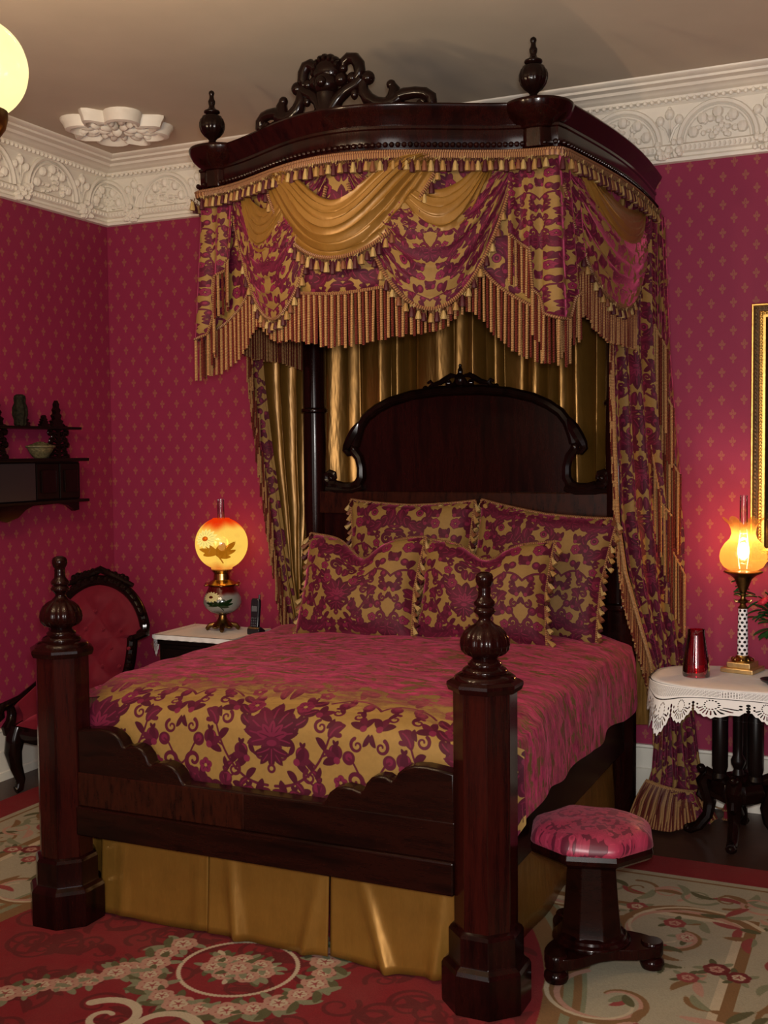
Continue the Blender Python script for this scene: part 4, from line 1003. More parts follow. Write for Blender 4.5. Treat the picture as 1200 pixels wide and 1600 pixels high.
# ------------------------------------------------------------------ bedding
def coverlet():
    t = thing('coverlet', (XB, -1.3, .62), 'crimson and gold damask coverlet spread over the bed', 'bedspread')
    prof = [(-.955, .60), (-.952, .72), (-.945, .83), (-.925, .885), (-.88, .918), (-.80, .935), (-.6, .950), (-.3, .965), (0, .97), (.3, .965), (.6, .950), (.80, .930), (.87, .912), (.905, .880), (.922, .82), (.928, .72), (.932, .612)]
    L = [0]
    for a, b in zip(prof, prof[1:]): L.append(L[-1]+math.dist(a, b))
    def pr(a): d = a*L[-1]; return float(np.interp(d, L, [p[0] for p in prof])), float(np.interp(d, L, [p[1] for p in prof])), d
    LM = float(np.interp(0, [p[0] for p in prof], L)); Y0, Y1 = -.40, -2.215
    def top(a, b):
        x, z, d = pr(a); y = lerp(Y0, Y1, b); e = abs(x)
        dp = -.055*(max(0, b-.80)/.2)**2.2*(1 if z > .70 else .4)
        pk = .005*sin(x*13+y*9)*sin(y*11-x*4)+.004*sin(y*23+x*17)
        if e > .9: return (XB+x+.010*sin(y*9+1)+.006*sin(y*21), y, z+dp*.5+(.012*sin(y*12) if z < .65 else 0))
        return (XB+x, y, z+dp+pk)
    m = MB(); m.grid(110, 90, top, lambda a, b: (a*L[-1]-LM+.36, .585+1.815*(1-b))); o = m.build('spread_top', 'damask_pile', t, smooth=70)
    # the end that drops inside the footboard between the posts
    fp = [(0, 0), (.040, -.016), (.070, -.038), (.086, -.075), (.09, -.14), (.095, -.34)]
    FL = [0]
    for a, b in zip(fp, fp[1:]): FL.append(FL[-1]+math.dist(a, b))
    def drop(a, b):
        d = b*FL[-1]; dy = float(np.interp(d, FL, [p[0] for p in fp])); dz = float(np.interp(d, FL, [p[1] for p in fp]))
        x = lerp(-.80, .795, a); z = float(np.interp(x, [p[0] for p in prof[3:14]], [p[1] for p in prof[3:14]]))-.055
        return (XB+x, Y1-dy+.004*sin(x*12)*(1-abs(2*b-1)), z+dz+(.005*sin(x*13+Y1*9)*sin(Y1*11-x*4)+.004*sin(Y1*23+x*17))*(1-b))
    m = MB(); m.grid(90, 26, drop, lambda a, b: (lerp(-.80, .795, a)+.36, .585-b*FL[-1])); m.build('foot_drop', 'damask_spread', t, smooth=70)
    # loose corner hanging behind the right foot post
    def cor(a, b):
        x = lerp(.80, .936, a); z = lerp(.885-.05*a, .60-.07*max(0, 1-abs(a-.75)*3), b); return (XB+x-.02*(1-b)*(1-a), -2.215-.035*(1-a)*(.4+b*.6)-.012*sin(b*5), z)
    m = MB(); m.grid(14, 14, cor, lambda a, b: (a*.15, b*.3)); m.build('hanging_corner', 'damask_pile', t, smooth=70)
coverlet()
def bed_skirt():
    t = thing('bed_skirt', (XB, -2.29, .05), 'gold silk bed skirt in flat panels below the bed rails', 'bed skirt')
    xs = [1.70, 2.195, 2.70, 3.20]
    for i in range(3):
        def pt(a, b, i=i):
            x = lerp(xs[i]+.003, xs[i+1]-.003, a); z = lerp(.43, .052+.006*sin(a*7+i), b)
            rip = (.008*sin(a*6+i*2.1)+(.030*math.exp(-((a-(.22, .16, .18)[i]-b*(.0, .10, .28)[i])/.05)**2)+.024*math.exp(-((a-(.9, .97, .86)[i]+b*(.0, .15, .05)[i])/.05)**2))*(0.25, 1, 1)[i])*b
            return (x, -2.285-rip-.004*i-.02*b, z)
        m = MB(); m.grid(50, 14, pt, lambda a, b: (a*.5+i*.7, b*.4)); m.build('skirt_panel', 'gold_silk', t, smooth=70, solid=.003)
    for sg in (-1, 1):
        def pt(a, b): 
            y = lerp(-2.26, -.45, a); return (XB+sg*(.812+.02*b+.008*sin(a*22)*b), y, lerp(.42, .05, b))
        m = MB(); m.grid(60, 6, pt, lambda a, b: (a*1.8, b*.4)); m.build('skirt_panel', 'gold_silk', t, smooth=70, solid=.003)
bed_skirt()
def cushion(label, c, w_, h, th, tilt, yaw, mat, chop=0.0, roll=0.0, edges=('l', 'r', 't', 'b'), seed=0):
    t = thing('cushion', c, label, 'cushion', 'damask cushions on the bed'); R = random.Random(seed)
    Rm = Matrix.Rotation(yaw, 3, 'Z') @ Matrix.Rotation(-tilt, 3, 'X') @ Matrix.Rotation(roll, 3, 'Y')
    def loc(p, q, s):
        """p, q in -1..1 across and up, s = side"""
        x = p*w_/2*(1-.06*(1-abs(q))**1.0*abs(p)**3+.03*abs(p*q)**3); ch = chop*math.exp(-(p/.34)**2)*sstep(q, -.2, 1.0)
        z = q*h/2*(1-.05*(1-abs(p))*abs(q)**3+.04*abs(p*q)**3)-ch+h/2
        e = max(0, (1-abs(p)**2.6))*max(0, (1-abs(q)**2.6)); d = th/2*e**.42*(1-.55*ch/h*1.6)
        d += .010*sin(p*5+q*3+seed)*e+.012*math.exp(-(p/.12)**2)*-1*sstep(q, .1, 1)*e*(1 if chop else 0)
        v = Rm @ Vector((x, -s*d, z)); return (c[0]+v.x, c[1]+v.y, c[2]+v.z)
    m = MB(); uvf = lambda a, b: ((a-.5)*w_+.31, (b-.5)*h+.36)
    m.grid(34, 30, lambda a, b: loc(a*2-1, b*2-1, 1), uvf); m.grid(34, 30, lambda a, b: loc(a*2-1, b*2-1, -1), uvf, flip=True)
    m.build('cushion_cover', mat, t, smooth=80)
    m = MB()
    per = {'l': [(-1, -1+2*k/40) for k in range(41)], 'r': [(1, -1+2*k/40) for k in range(41)], 't': [(-1+2*k/40, 1) for k in range(41)], 'b': [(-1+2*k/40, -1) for k in range(41)]}
    for e in edges:
        P = [Vector(loc(p, q, 0)) for p, q in per[e]]; m.cur = 0; m.tube(P, .0075, 6, True, 1.0)
        L = sum((b-a).length for a, b in zip(P, P[1:])); n = int(L/.026)
        dirv = {'l': Vector((-.55, -.25, -.8)), 'r': Vector((.55, -.25, -.8)), 't': Vector((0, -.62, -.45)), 'b': Vector((0, -.75, -.3))}[e].normalized()
        for k in range(n):
            f = (k+.5)/n*40; i = min(39, int(f)); p = P[i].lerp(P[i+1], f-i); m.cur = (1, 2, 4, 3)[k % 4]; l = R.uniform(.036, .052)
            d = (dirv+Vector((R.uniform(-.25, .25), R.uniform(-.2, .2), R.uniform(-.25, .25)))).normalized()
            m.tube([p, p+d*.010, p+d*.016, p+d*l*.7, p+d*l], [.003, .007, .006, .011, .013], 6)
            m.cur = 0; m.tube([p+Vector((.006, 0, .004)), p+d*.012+Vector((.008, -.004, 0)), p+d*.004+Vector((.013, 0, 0))], .003, 4)
    m.cur = 0; m.build('tassel_trim', TASM, t)
    return t
cushion('large damask cushion against the headboard on the left, behind the smaller one', (2.245, -.56, .97), .66, .60, .20, .14, .03, 'damask_cushion', .0, 0, ('l', 'r', 't'), 1)
cushion('large rosy damask cushion against the headboard on the right, top edge slanting down', (2.875, -.57, .94), .69, .60, .20, .16, -.10, 'damask_cushion_rosy', .0, .115, ('l', 'r', 't'), 2)
cushion('small damask cushion with dented top at the left front of the pillows', (2.135, -.96, .935), .62, .50, .22, .32, -.05, 'damask_cushion', .095, 0, ('r', 't', 'b', 'l'), 3)
cushion('small damask cushion with dented top and gold tassels at the right front', (2.755, -.90, .945), .62, .47, .22, .28, .02, 'damask_cushion', .075, 0, ('l', 'r', 't', 'b'), 4)
m = MB()
def pil(p, q, s):
    e = max(0, 1-abs(p)**3)*max(0, 1-abs(q)**3); return (2.93+p*.19, -.44-s*.05*e**.45, 1.205+q*.262+p*.038)
m.grid(14, 14, lambda a, b: pil(a*2-1, b*2-1, 1)); m.grid(14, 14, lambda a, b: pil(a*2-1, b*2-1, -1), flip=True)
tag(m.build('white_pillow', 'white_linen', origin=(2.93, -.44, .98), smooth=80), 'white bed pillow whose corner peeks out above the rosy cushion', 'pillow')
# ------------------------------------------------------------------ left of the bed
NT_Z = .797
def nightstand():
    t = thing('nightstand', (.90, -.27, FZ), 'dark wooden nightstand with white marble top left of the bed', 'nightstand')
    m = MB(); m.box(.90, -.26, .44, .47, .40, .62); m.box(.90, -.26, .755, .49, .42, .03); m.box(.90, -.26, .12, .50, .43, .06); m.build('body', 'dark_wood', t, smooth=0, bevel=.006)
    m = MB(); P = [(.64, -.475), (.655, -.49), (1.145, -.49), (1.16, -.475), (1.16, -.04), (.64, -.04)]
    m.prism(P, lambda a, b: (a, b, .770), lambda a, b: (a, b, .795)); m.build('marble_top', 'marble', t, smooth=0, bevel=.005)
    for i, (z, hh) in enumerate(((.65, .14), (.47, .17), (.27, .18))):
        m = MB(); m.box(.90, -.468, z, .41, .02, hh); d = m.build('drawer', 'dark_wood', t, smooth=0, bevel=.004)
        m = MB(); m.ball((.90, -.488, z), .015, 8, 6); m.build('knob', 'antique_brass', d)
    for sx in (.69, 1.11):
        for sy in (-.43, -.09): m = MB(); m.lathe([(.03, FZ), (.035, .05), (.025, .09)], (sx, sy, 0), 12); m.build('foot', 'dark_wood', t)
nightstand()
def runner():
    pts = [(-.135, .66), (-.02, .79)]
    m = MB()
    def fn(a, b):
        s = a*.66-.13; y = lerp(-.475, -.06, b)
        if s < 0: return (.634+.004*sin(y*60), y, .797+s*(1+.06*abs(sin(b*PI*7))))
        return (.636+s, y, .7985+.0006*sin(s*50))
    m.grid(40, 40, fn, lambda a, b: (b*7, min(1, max(.0, a*3.2)) if a < .3 else .995))
    def fr(a, b): return (lerp(.64, 1.155, a), -.4925-.002*sin(a*40), .7985-b*.020*(1+.35*abs(sin(a*PI*9))))
    m.grid(80, 3, fr, lambda a, b: (a*9, .99))
    tag(m.build('lace_runner', 'lace', origin=(.90, -.27, .797), smooth=60), 'white lace runner over the marble nightstand top, hanging down at its left end', 'table runner')
runner()
def glass_lamp():
    x, y = .935, -.215; z0 = NT_Z+.003
    t = thing('parlor_lamp', (x, y, z0), 'lit parlour lamp with round daisy painted globe on the nightstand', 'lamp'); c = (x, y, z0)
    m = MB(); m.lathe([(.055, .022), (.062, .030), (.050, .042), (.034, .056), (.024, .075), (.022, .088), (.035, .096), (.052, .104)], c, 28)
    for k in range(4):
        a = k*PI/2+.5; m.tube([(x+.045*cos(a), y+.045*sin(a), z0+.034), (x+.075*cos(a), y+.075*sin(a), z0+.028), (x+.088*cos(a), y+.088*sin(a), z0+.012), (x+.096*cos(a), y+.096*sin(a), z0+.006)], [.014, .014, .013, .010], 8)
        a += PI/4; m.ball((x+.056*cos(a), y+.056*sin(a), z0+.022), (.02, .02, .01), 8, 5)
    m.build('brass_foot', 'antique_brass', t)
    m = MB(); m.lathe([(.050, .100), (.075, .112), (.100, .135), (.111, .160), (.108, .190), (.094, .222), (.082, .245), (.076, .262)], c, 40, rot=2.27); m.build('painted_font', 'painted_glass', t)
    m = MB(); m.lathe([(.078, .260), (.092, .263), (.094, .270), (.070, .284), (.050, .296), (.046, .330), (.056, .345), (.062, .356)], c, 30)
    for k in range(6): a = k*PI/3; m.ball((x+.10*cos(a), y+.10*sin(a), z0+.268), (.016, .016, .006), 8, 5)
    m.build('brass_collar', 'brass', t)
    m = MB(); R = .151; pr = []
    for k in range(25):
        th = lerp(PI-.42, .33, k/24); pr.append((R*sin(th), .503+R*cos(th)))
    pr = [(.060, .352)]+pr+[(.050, .650)]
    m.lathe(pr, c, 48, rot=2.27)
    del m.f[-2:], m.mi[-2:], m.uv[-2:]
    m.build('painted_globe', 'painted_glass_lit', t, smooth=80)
    m = MB(); m.lathe([(.024, .36), (.034, .42), (.030, .50), (.021, .60), (.019, .76)], c, 20); del m.f[-2:], m.mi[-2:], m.uv[-2:]; m.build('glass_chimney', 'clear_glass', t, smooth=80)
    m = MB(); m.ball((x, y, z0+.50), (.026, .026, .04), 14, 10); m.build('bulb', 'soft_glow', t)
    for dz, en in ((.50, 34),):
        l = bpy.data.lights.new('lamp_light', 'POINT'); l.energy = en; l.color = (1, .46, .16); l.shadow_soft_size = .04
        o = bpy.data.objects.new('lamp_light', l); COL.objects.link(o); o.parent = t; o.location = (0, 0, dz)
glass_lamp()
def phone():
    x, y = 1.185, -.26; z0 = NT_Z+.003
    t = thing('phone_cradle', (x, y, z0), 'black charging cradle of a cordless phone on the nightstand', 'phone base')
    m = MB(); m.prism([(-.035, 0), (.055, 0), (.055, .030), (.03, .046), (-.035, .020)], lambda a, b: (x-.035, y-a*.8, z0+b), lambda a, b: (x+.045, y-a*.8, z0+b)); m.build('cradle_body', 'black_plastic', t, smooth=0, bevel=.005)
    h = thing('cordless_phone', (x, y-.02, z0+.02), 'black cordless phone handset standing upright in its cradle', 'phone')
    def pt(q, w_, z, off):
        return None
    Rm = Matrix.Rotation(-.12, 3, 'X')
    def W(a, b, c_): v = Rm @ Vector((a, b, c_)); return (x+v.x, y-.015+v.y, z0+.018+v.z)
    out = [(-.022, 0), (.022, 0), (.026, .02), (.025, .08), (.028, .14), (.026, .172), (.018, .184), (-.018, .184), (-.026, .172), (-.028, .14), (-.025, .08), (-.026, .02)]
    m = MB(); m.prism(out, lambda a, b: W(a, -.014+.004*sin(b*17), b), lambda a, b: W(a, .014, b)); m.build('handset', 'black_plastic', h, smooth=0, bevel=.004)
    m = MB(); m.prism([(-.017, .110), (.017, .110), (.017, .140), (-.017, .140)], lambda a, b: W(a, -.0165, b), lambda a, b: W(a, -.008, b)); m.build('screen', 'screen_grey', h, smooth=0)
    for i in range(3):
        for j in range(4): m = MB(); m.box(*W((i-1)*.012, -.016, .030+j*.014), .008, .006, .008); m.build('key', 'grey_plastic', h, smooth=0)
    m = MB(); m.tube([W(.020, .0, .18), W(.020, .0, .205)], .006, 8); m.build('aerial', 'black_plastic', h)
phone()
def armchair():
    cx, cy, rz = .455, -.90, .20
    t = thing('armchair', (cx, cy, FZ), 'Victorian tufted red armchair with carved dark frame in the corner', 'armchair')
    def W(a, b, z): return (cx+a*cos(rz)-b*sin(rz), cy+a*sin(rz)+b*cos(rz), z)      # front is -b
    def ov(th, s=1.0):
        a = .282*cos(th)*(1.0 if sin(th) > 0 else .86-.14*cos(th)**2); z = .80+(.315 if sin(th) > 0 else .36)*sin(th); return a*s, .80+(z-.80)*s
    def back(a, z, off=0): return W(a, .19+.12*(z-.45)-off, z)
    m = MB()
    def cush(p, q):
        th = p*2*PI; a, z = ov(th, max(.001, q)); tx, tz = a/.105, (z-.80)/.12
        tuft = abs(cos(tx*PI/2+tz*PI/2))*abs(cos(tx*PI/2-tz*PI/2)); return back(a, z, .070*(1-q**3)**.5+.050*tuft*(1-q**4)-.035)
    m.grid(64, 24, cush); m.build('tufted_back', 'red_velvet', t, smooth=80)
    for i in range(-2, 3):
        for j in range(-1, 3):
            a, z = i*.105+(.0525 if j % 2 else 0), .80+j*.10-.05
            if (a/.25)**2+((z-.80)/.27)**2 < 1: m = MB(); m.ball(back(a, z, .058), .010, 8, 5); m.build('tuft_button', 'red_velvet', t)
    m = MB(); m.tube([back(*ov(2*PI*k/60), .0) for k in range(61)], .030, 9)
    for k in range(44):
        th = 2*PI*k/44; a, z = ov(th, 1.03)
        if z > .55: m.ball(back(a, z, .018), random.uniform(.014, .023), 7, 5)
    for k in range(15):
        q = (k-7)/7; m.ball(back(q*.16, 1.125+.045*(1-abs(q))+.006*(k % 2), .01), random.uniform(.014, .022), 7, 5)
    m.tube([back(-.20, 1.09, .01), back(-.10, 1.135, .01), back(0, 1.175, .01), back(.10, 1.135, .01), back(.20, 1.09, .01)], [.014, .018, .022, .018, .014], 8)
    m.build('carved_back_frame', 'carved_wood', t)
    m = MB(); m.grid(30, 16, lambda a, b: W(lerp(-.27, .27, a)*(1-.12*b), lerp(-.26, .22, b), .375+.075*(max(0, (1-abs(2*a-1)**3)*(1-abs(2*b-1)**3)))**.5)); m.build('seat_cushion', 'red_velvet', t, smooth=80)
    m = MB(); m.tube([W(-.24, .22, .355), W(-.28, -.05, .355), W(-.265, -.24, .355), W(-.11, -.285, .35), W(.11, -.285, .35), W(.265, -.24, .355), W(.28, -.05, .355), W(.24, .22, .355)], .042, 10, flat=.6); m.build('seat_rail', 'carved_wood', t)
    for s in (-1, 1):
        m = MB(); m.grid(16, 14, lambda a, b: W(s*(.265+.035*sin(PI*b)), lerp(.18, -.22, a), lerp(.38, .60-.11*a, b))); m.grid(16, 14, lambda a, b: W(s*(.235-.02*sin(PI*b)), lerp(.18, -.22, a), lerp(.38, .60-.11*a, b))); m.grid(16, 6, lambda a, b: W(s*(.235+.03*b), lerp(.18, -.22, a), .60-.11*a+.018*sin(PI*b))); ar = m.build('arm_panel', 'red_velvet', t, smooth=80)
        m = MB(); m.tube([W(s*.285, .20, .60), W(s*.290, .05, .555), W(s*.29, -.12, .515), W(s*.29, -.24, .505), W(s*.295, -.30, .50), W(s*.295, -.33, .475), W(s*.295, -.315, .448), W(s*.295, -.29, .455), W(s*.295, -.285, .475)], [.016, .018, .020, .024, .026, .024, .020, .016, .010], 9)
        m.tube([W(s*.285, -.23, .50), W(s*.285, -.215, .45), W(s*.285, -.23, .41), W(s*.285, -.265, .385), W(s*.285, -.25, .36)], [.02, .026, .028, .032, .03], 9); m.build('arm_scroll', 'carved_wood', ar)
        m = MB(); m.tube([W(s*.235, -.24, .39), W(s*.245, -.255, .33), W(s*.25, -.27, .26), W(s*.24, -.26, .18), W(s*.225, -.245, .11), W(s*.23, -.255, .065), W(s*.24, -.27, .058)], [.044, .050, .046, .034, .026, .026, .022], 10); m.build('leg', 'carved_wood', t)
        m = MB(); m.tube([W(s*.22, .21, .38), W(s*.23, .24, .22), W(s*.235, .28, .058)], [.034, .028, .020], 8); m.build('leg', 'carved_wood', t)
armchair()
def etagere():
    Y0, Y1 = -.50, -1.72; YC = (Y0+Y1)/2; D = .19
    t = thing('wall_shelf', (0, YC, 1.5), 'dark carved wooden wall shelf unit with pierced brackets on the left wall', 'wall shelf')
    m = MB(); m.box(D/2, YC, 1.795, D+.03, Y0-Y1+.06, .018); m.build('middle_shelf', 'dark_wood', t, smooth=0, bevel=.003)
    m = MB(); m.box(D/2-.02, YC, 1.975, D-.02, Y0-Y1+.05, .014); m.build('upper_shelf', 'dark_wood', t, smooth=0, bevel=.003)
    m = MB(); m.box(D/2, YC, 1.56, D+.03, Y0-Y1+.05, .016); m.build('bottom_board', 'dark_wood', t, smooth=0, bevel=.003)
    m = MB(); m.box(D/2-.01, YC, 1.675, D-.04, Y0-Y1-.02, .22); m.build('cabinet_body', 'dark_wood', t, smooth=0)
    for i, (a, b) in enumerate(((Y0-.02, -.70), (-.70, -.89), (-1.33, -1.52), (-1.52, Y1+.02))):
        m = MB(); m.box(D-.02, (a+b)/2, 1.675, .02, abs(a-b)-.012, .20); d = m.build('panel_door', 'dark_wood', t, smooth=0, bevel=.004)
        m = MB(); m.box(D-.005, (a+b)/2, 1.675, .012, abs(a-b)-.07, .13); m.build('raised_panel', 'carved_wood', d, smooth=0, bevel=.006)
    m = MB(); m.box(D-.015, -1.11, 1.675, .02, .42, .205); m.build('polished_panel', 'shelf_panel', t, smooth=0, bevel=.003)
    def fret(yc, z0, z1, w_, name='fretwork'):
        m = MB(); R = random.Random(int(-yc*100)); hh = z1-z0
        for k in range(8):
            a = k/7; yw = w_*(.45+.55*abs(cos(a*PI*2.2)))
            for s in (-1, 1):
                m.tube([(D*.55, yc+s*yw*.2, z0+a*hh), (D*.55, yc+s*yw, z0+a*hh+.012), (D*.55, yc+s*yw*.6, z0+a*hh+.028)], .010, 6); m.ball((D*.55, yc+s*yw, z0+a*hh+.006), (.012, .019, .019), 8, 5)
        m.tube([(D*.55, yc, z0), (D*.55, yc, z1)], .014, 6); return m.build(name, 'carved_wood', t)
    for yc in (-.615, -1.11, -1.60): fret(yc, 1.805, 1.966, .075)
    def spire(yc, h, w_):
        m = MB(); prof = [(0, 0), (w_, .0), (w_*.85, h*.14), (w_*1.05, h*.22), (w_*.5, h*.30), (w_*.75, h*.42), (w_*.38, h*.52), (w_*.55, h*.64), (w_*.26, h*.74), (w_*.30, h*.86), (0, h)]
        poly = [(yc-a, 1.982+z) for a, z in prof]+[(yc+a, 1.982+z) for a, z in prof[::-1][1:-1]]
        m.prism(poly, lambda a, b: (.092, a, b), lambda a, b: (.118, a, b)); m.build('carved_spire', 'carved_wood', t, smooth=30)
    for yc, h, w_ in ((-.63, .15, .045), (-1.11, .17, .05), (-1.59, .15, .045), (-.735, .065, .035), (-.90, .085, .045), (-1.32, .085, .045)): spire(yc, h, w_)
    poly = [(Y0-.02, 1.552), (Y0-.02, 1.505), (Y0-.06, 1.50), (-.62, 1.535), (-.70, 1.548), (-.90, 1.545), (-.96, 1.525), (-1.02, 1.485), (-1.11, 1.465), (-1.20, 1.485), (-1.26, 1.525), (-1.32, 1.545), (-1.52, 1.548), (-1.60, 1.535), (Y1+.06, 1.50), (Y1+.02, 1.505), (Y1+.02, 1.552)]
    m = MB(); m.prism(poly[::-1], lambda a, b: (D-.05, a, b), lambda a, b: (D-.025, a, b)); m.build('apron', 'carved_wood', t, smooth=30)
    m = MB(); c = (.105, -.765, 1.805)
    def bowl(a, b):
        r = lerp(.035, .083, b**.7); th = a*2*PI; return (c[0]+r*.85*cos(th), c[1]+r*sin(th), c[2]+.062*b+.004*sin(b*40)*sin(th*16))
    m.grid(64, 14, bowl); m.grid(64, 4, lambda a, b: (c[0]+lerp(.083, .0, b)*.85*cos(a*2*PI), c[1]+lerp(.083, 0, b)*sin(a*2*PI), c[2]+.062+.026*sin(b*PI/2)+.006*sin(a*40+b*9))); m.tube([(c[0]+.083*.85*cos(k*PI/16), c[1]+.083*sin(k*PI/16), c[2]+.064) for k in range(33)], .007, 6)
    tag(m.build('wicker_basket', 'wicker', origin=c, smooth=70), 'small round wicker basket on the middle shelf of the wall shelf unit', 'basket')
    m = MB(); c = (.10, -.915, 1.983); m.lathe([(.030, 0), (.036, .01), (.034, .03), (.044, .06), (.042, .10), (.032, .125), (.034, .15), (.030, .165), (.018, .172)], c, 20, flute=7, famp=.18)
    tag(m.build('ornament', 'mottled', origin=c), 'mottled brown green ornament standing on the upper board of the wall shelf unit', 'ornament')
etagere()

# ------------------------------------------------------------------ right of the bed
TZ = .772
def side_table():
    cx, cy = 3.84, -.44
    t = thing('side_table', (cx, cy, FZ), 'dark carved pedestal table with clustered columns right of the bed', 'table')
    pts = []
    for k in range(48):
        a = 2*PI*k/48; e = 1+.035*cos(4*a); pts.append((cx+.385*e*abs(cos(a))**.72*(1 if cos(a) > 0 else -1), cy+.275*e*abs(sin(a))**.72*(1 if sin(a) > 0 else -1)))
    m = MB(); m.prism(pts, lambda a, b: (a, b, TZ-.03), lambda a, b: (a, b, TZ)); m.build('table_top', 'dark_wood', t, smooth=30, bevel=.006)
    m = MB(); m.prism([(cx+(x-cx)*.8, cy+(y-cy)*.8) for x, y in pts], lambda a, b: (a, b, TZ-.09), lambda a, b: (a, b, TZ-.03)); m.build('apron', 'dark_wood', t, smooth=30)
    col = [(.030, .30), (.038, .32), (.028, .34), (.036, .37), (.036, .60), (.028, .62), (.038, .645), (.034, .69)]
    for dx, dy in ((-.078, -.02), (.078, -.02), (0, .085)): m = MB(); m.lathe(col, (cx+dx, cy+dy, 0), 18); m.build('column', 'dark_wood', t)
    m = MB(); m.lathe([(.012, .12), (.03, .15), (.018, .18), (.034, .22), (.040, .30), (.026, .34), (.020, .36), (.032, .385), (.034, .40), (.018, .43), (.021, .47), (.021, .69)], (cx, cy, 0), 18); m.build('centre_spindle', 'dark_wood', t)
    m = MB(); m.octa([(.06, .20), (.115, .23), (.125, .27), (.11, .31), (.05, .335)], (cx, cy, 0)); m.build('carved_hub', 'carved_wood', t, bevel=.004)
    for k in range(4):
        a = k*PI/2+PI; d = (cos(a), sin(a)); P = lambda r, z: (cx+d[0]*r, cy+d[1]*r, z)
        m = MB(); m.tube([P(.08, .30), P(.135, .325), P(.155, .29), P(.14, .24), P(.125, .19), P(.135, .13), P(.175, .075), P(.215, .055), P(.235, .062)], [.026, .034, .036, .034, .030, .026, .024, .024, .020], 9)
        m.tube([P(.15, .20), P(.175, .225), P(.170, .25)], [.014, .016, .010], 7); m.ball(P(.165, .345), .022, 8, 6); m.ball(P(.222, .056), (.026, .026, .02), 8, 6); m.build('leg', 'carved_wood', t)
side_table()
def lace_cloth():
    cx, cy = 3.84, -.44; t = thing('lace_tablecloth', (cx, cy, TZ+.004), 'white tablecloth with scalloped lace border draped over the side table', 'tablecloth')
    zt = TZ+.005; hx, hy = .375, .285
    m = MB(); pts = []
    def rim(a, off=0.0):
        th = a*2*PI; e = 1+.02*cos(4*th); return cx+(hx*e+off)*abs(cos(th))**.62*(1 if cos(th) > 0 else -1), cy+(hy*e+off)*abs(sin(th))**.62*(1 if sin(th) > 0 else -1)
    def topf(a, b): x, y = rim(a); return (lerp(cx, x, b), lerp(cy, y, b), zt-.004*sstep(b, .9, 1))
    m.grid(96, 14, topf, lambda a, b: (a*26, .995)); m.build('cloth_top', 'white_linen', t, smooth=70, solid=.002)
    def dropf(a, b):
        th = a*2*PI; cor = abs(sin(2*th))**3; L = .125+.115*cor; fl = .006+.014*b*(1+.9*sin(a*2*PI*10))*(.4+.5*cor)+.035*b*cor; x, y = rim(a, fl); return (x, y, zt-.004-L*b)
    m = MB(); m.grid(260, 10, dropf, lambda a, b: (a*21, 1-b)); m.build('lace_border', 'lace', t, smooth=70)
lace_cloth()
CZ = TZ+.007
def brass_lamp():
    x, y = 3.835, -.27; t = thing('table_lamp', (x, y, CZ), 'lit brass lamp with ruffled amber glass shade and dotted china stem on the lace cloth', 'lamp'); c = (x, y, CZ)
    m = MB(); ry = -.25; m.box(x, y, CZ+.011, .155, .155, .022, ry); m.box(x, y, CZ+.034, .112, .112, .026, ry); m.build('square_base', 'light_brass', t, smooth=0, bevel=.004)
    m = MB(); m.lathe([(.050, .047), (.052, .053), (.040, .062), (.032, .068), (.030, .074), (.023, .078)], c, 24)
    for k in range(8): a = k*PI/4; m.ball((x+.042*cos(a), y+.042*sin(a), CZ+.056), .010, 8, 5)
    m.build('base_dome', 'brass', t)
    m = MB(); m.lathe([(.0245, .076), (.0235, .18), (.0205, .296)], c, 30); m.build('china_stem', 'dotted_china', t)
    m = MB(); m.lathe([(.020, .294), (.024, .300), (.016, .308), (.012, .318), (.022, .326), (.024, .333), (.012, .342), (.010, .352), (.016, .360), (.012, .368), (.016, .376), (.022, .390), (.030, .410), (.040, .435), (.060, .452), (.082, .462), (.090, .467), (.086, .472), (.06, .474)], c, 30)
    for s in (-1, 1): m.tube([(x+s*.014, y, CZ+.33), (x+s*.032, y-.004, CZ+.328), (x+s*.040, y-.004, CZ+.338)], [.005, .007, .003], 6); m.tube([(x+s*.012, y, CZ+.355), (x+s*.030, y, CZ+.362), (x+s*.042, y, CZ+.358)], [.005, .006, .003], 6)
    m.build('brass_font', 'antique_brass', t)
    def sh(a, b):
        P = [(.062, .475), (.088, .490), (.104, .515), (.108, .540), (.102, .570), (.084, .600), (.062, .622), (.054, .645), (.056, .668), (.064, .690), (.080, .708)]
        f = b*(len(P)-1); i = min(len(P)-2, int(f)); r = lerp(P[i][0], P[i+1][0], f-i); z = lerp(P[i][1], P[i+1][1], f-i); th = a*2*PI; w_ = max(0, (b-.72)/.28)**1.4
        r *= 1+.20*w_*sin(th*6); z += .016*w_*sin(th*6+.6); return (x+r*cos(th), y+r*sin(th), CZ+z)
    m = MB(); m.grid(96, 40, sh); m.build('ruffled_shade', 'amber_glass', t, smooth=80)
    m = MB(); m.lathe([(.020, .48), (.030, .53), (.026, .60), (.019, .68), (.017, .825)], c, 20); del m.f[-2:], m.mi[-2:], m.uv[-2:]; m.build('glass_chimney', 'clear_glass', t, smooth=80)
    m = MB(); m.ball((x, y, CZ+.565), (.028, .028, .042), 14, 10); m.build('bulb', 'bulb_glow', t)
    l = bpy.data.lights.new('lamp_light', 'POINT'); l.energy = 24; l.color = (1, .66, .40); l.shadow_soft_size = .03
    o = bpy.data.objects.new('lamp_light', l); COL.objects.link(o); o.parent = t; o.location = (0, 0, .60)
brass_lamp()
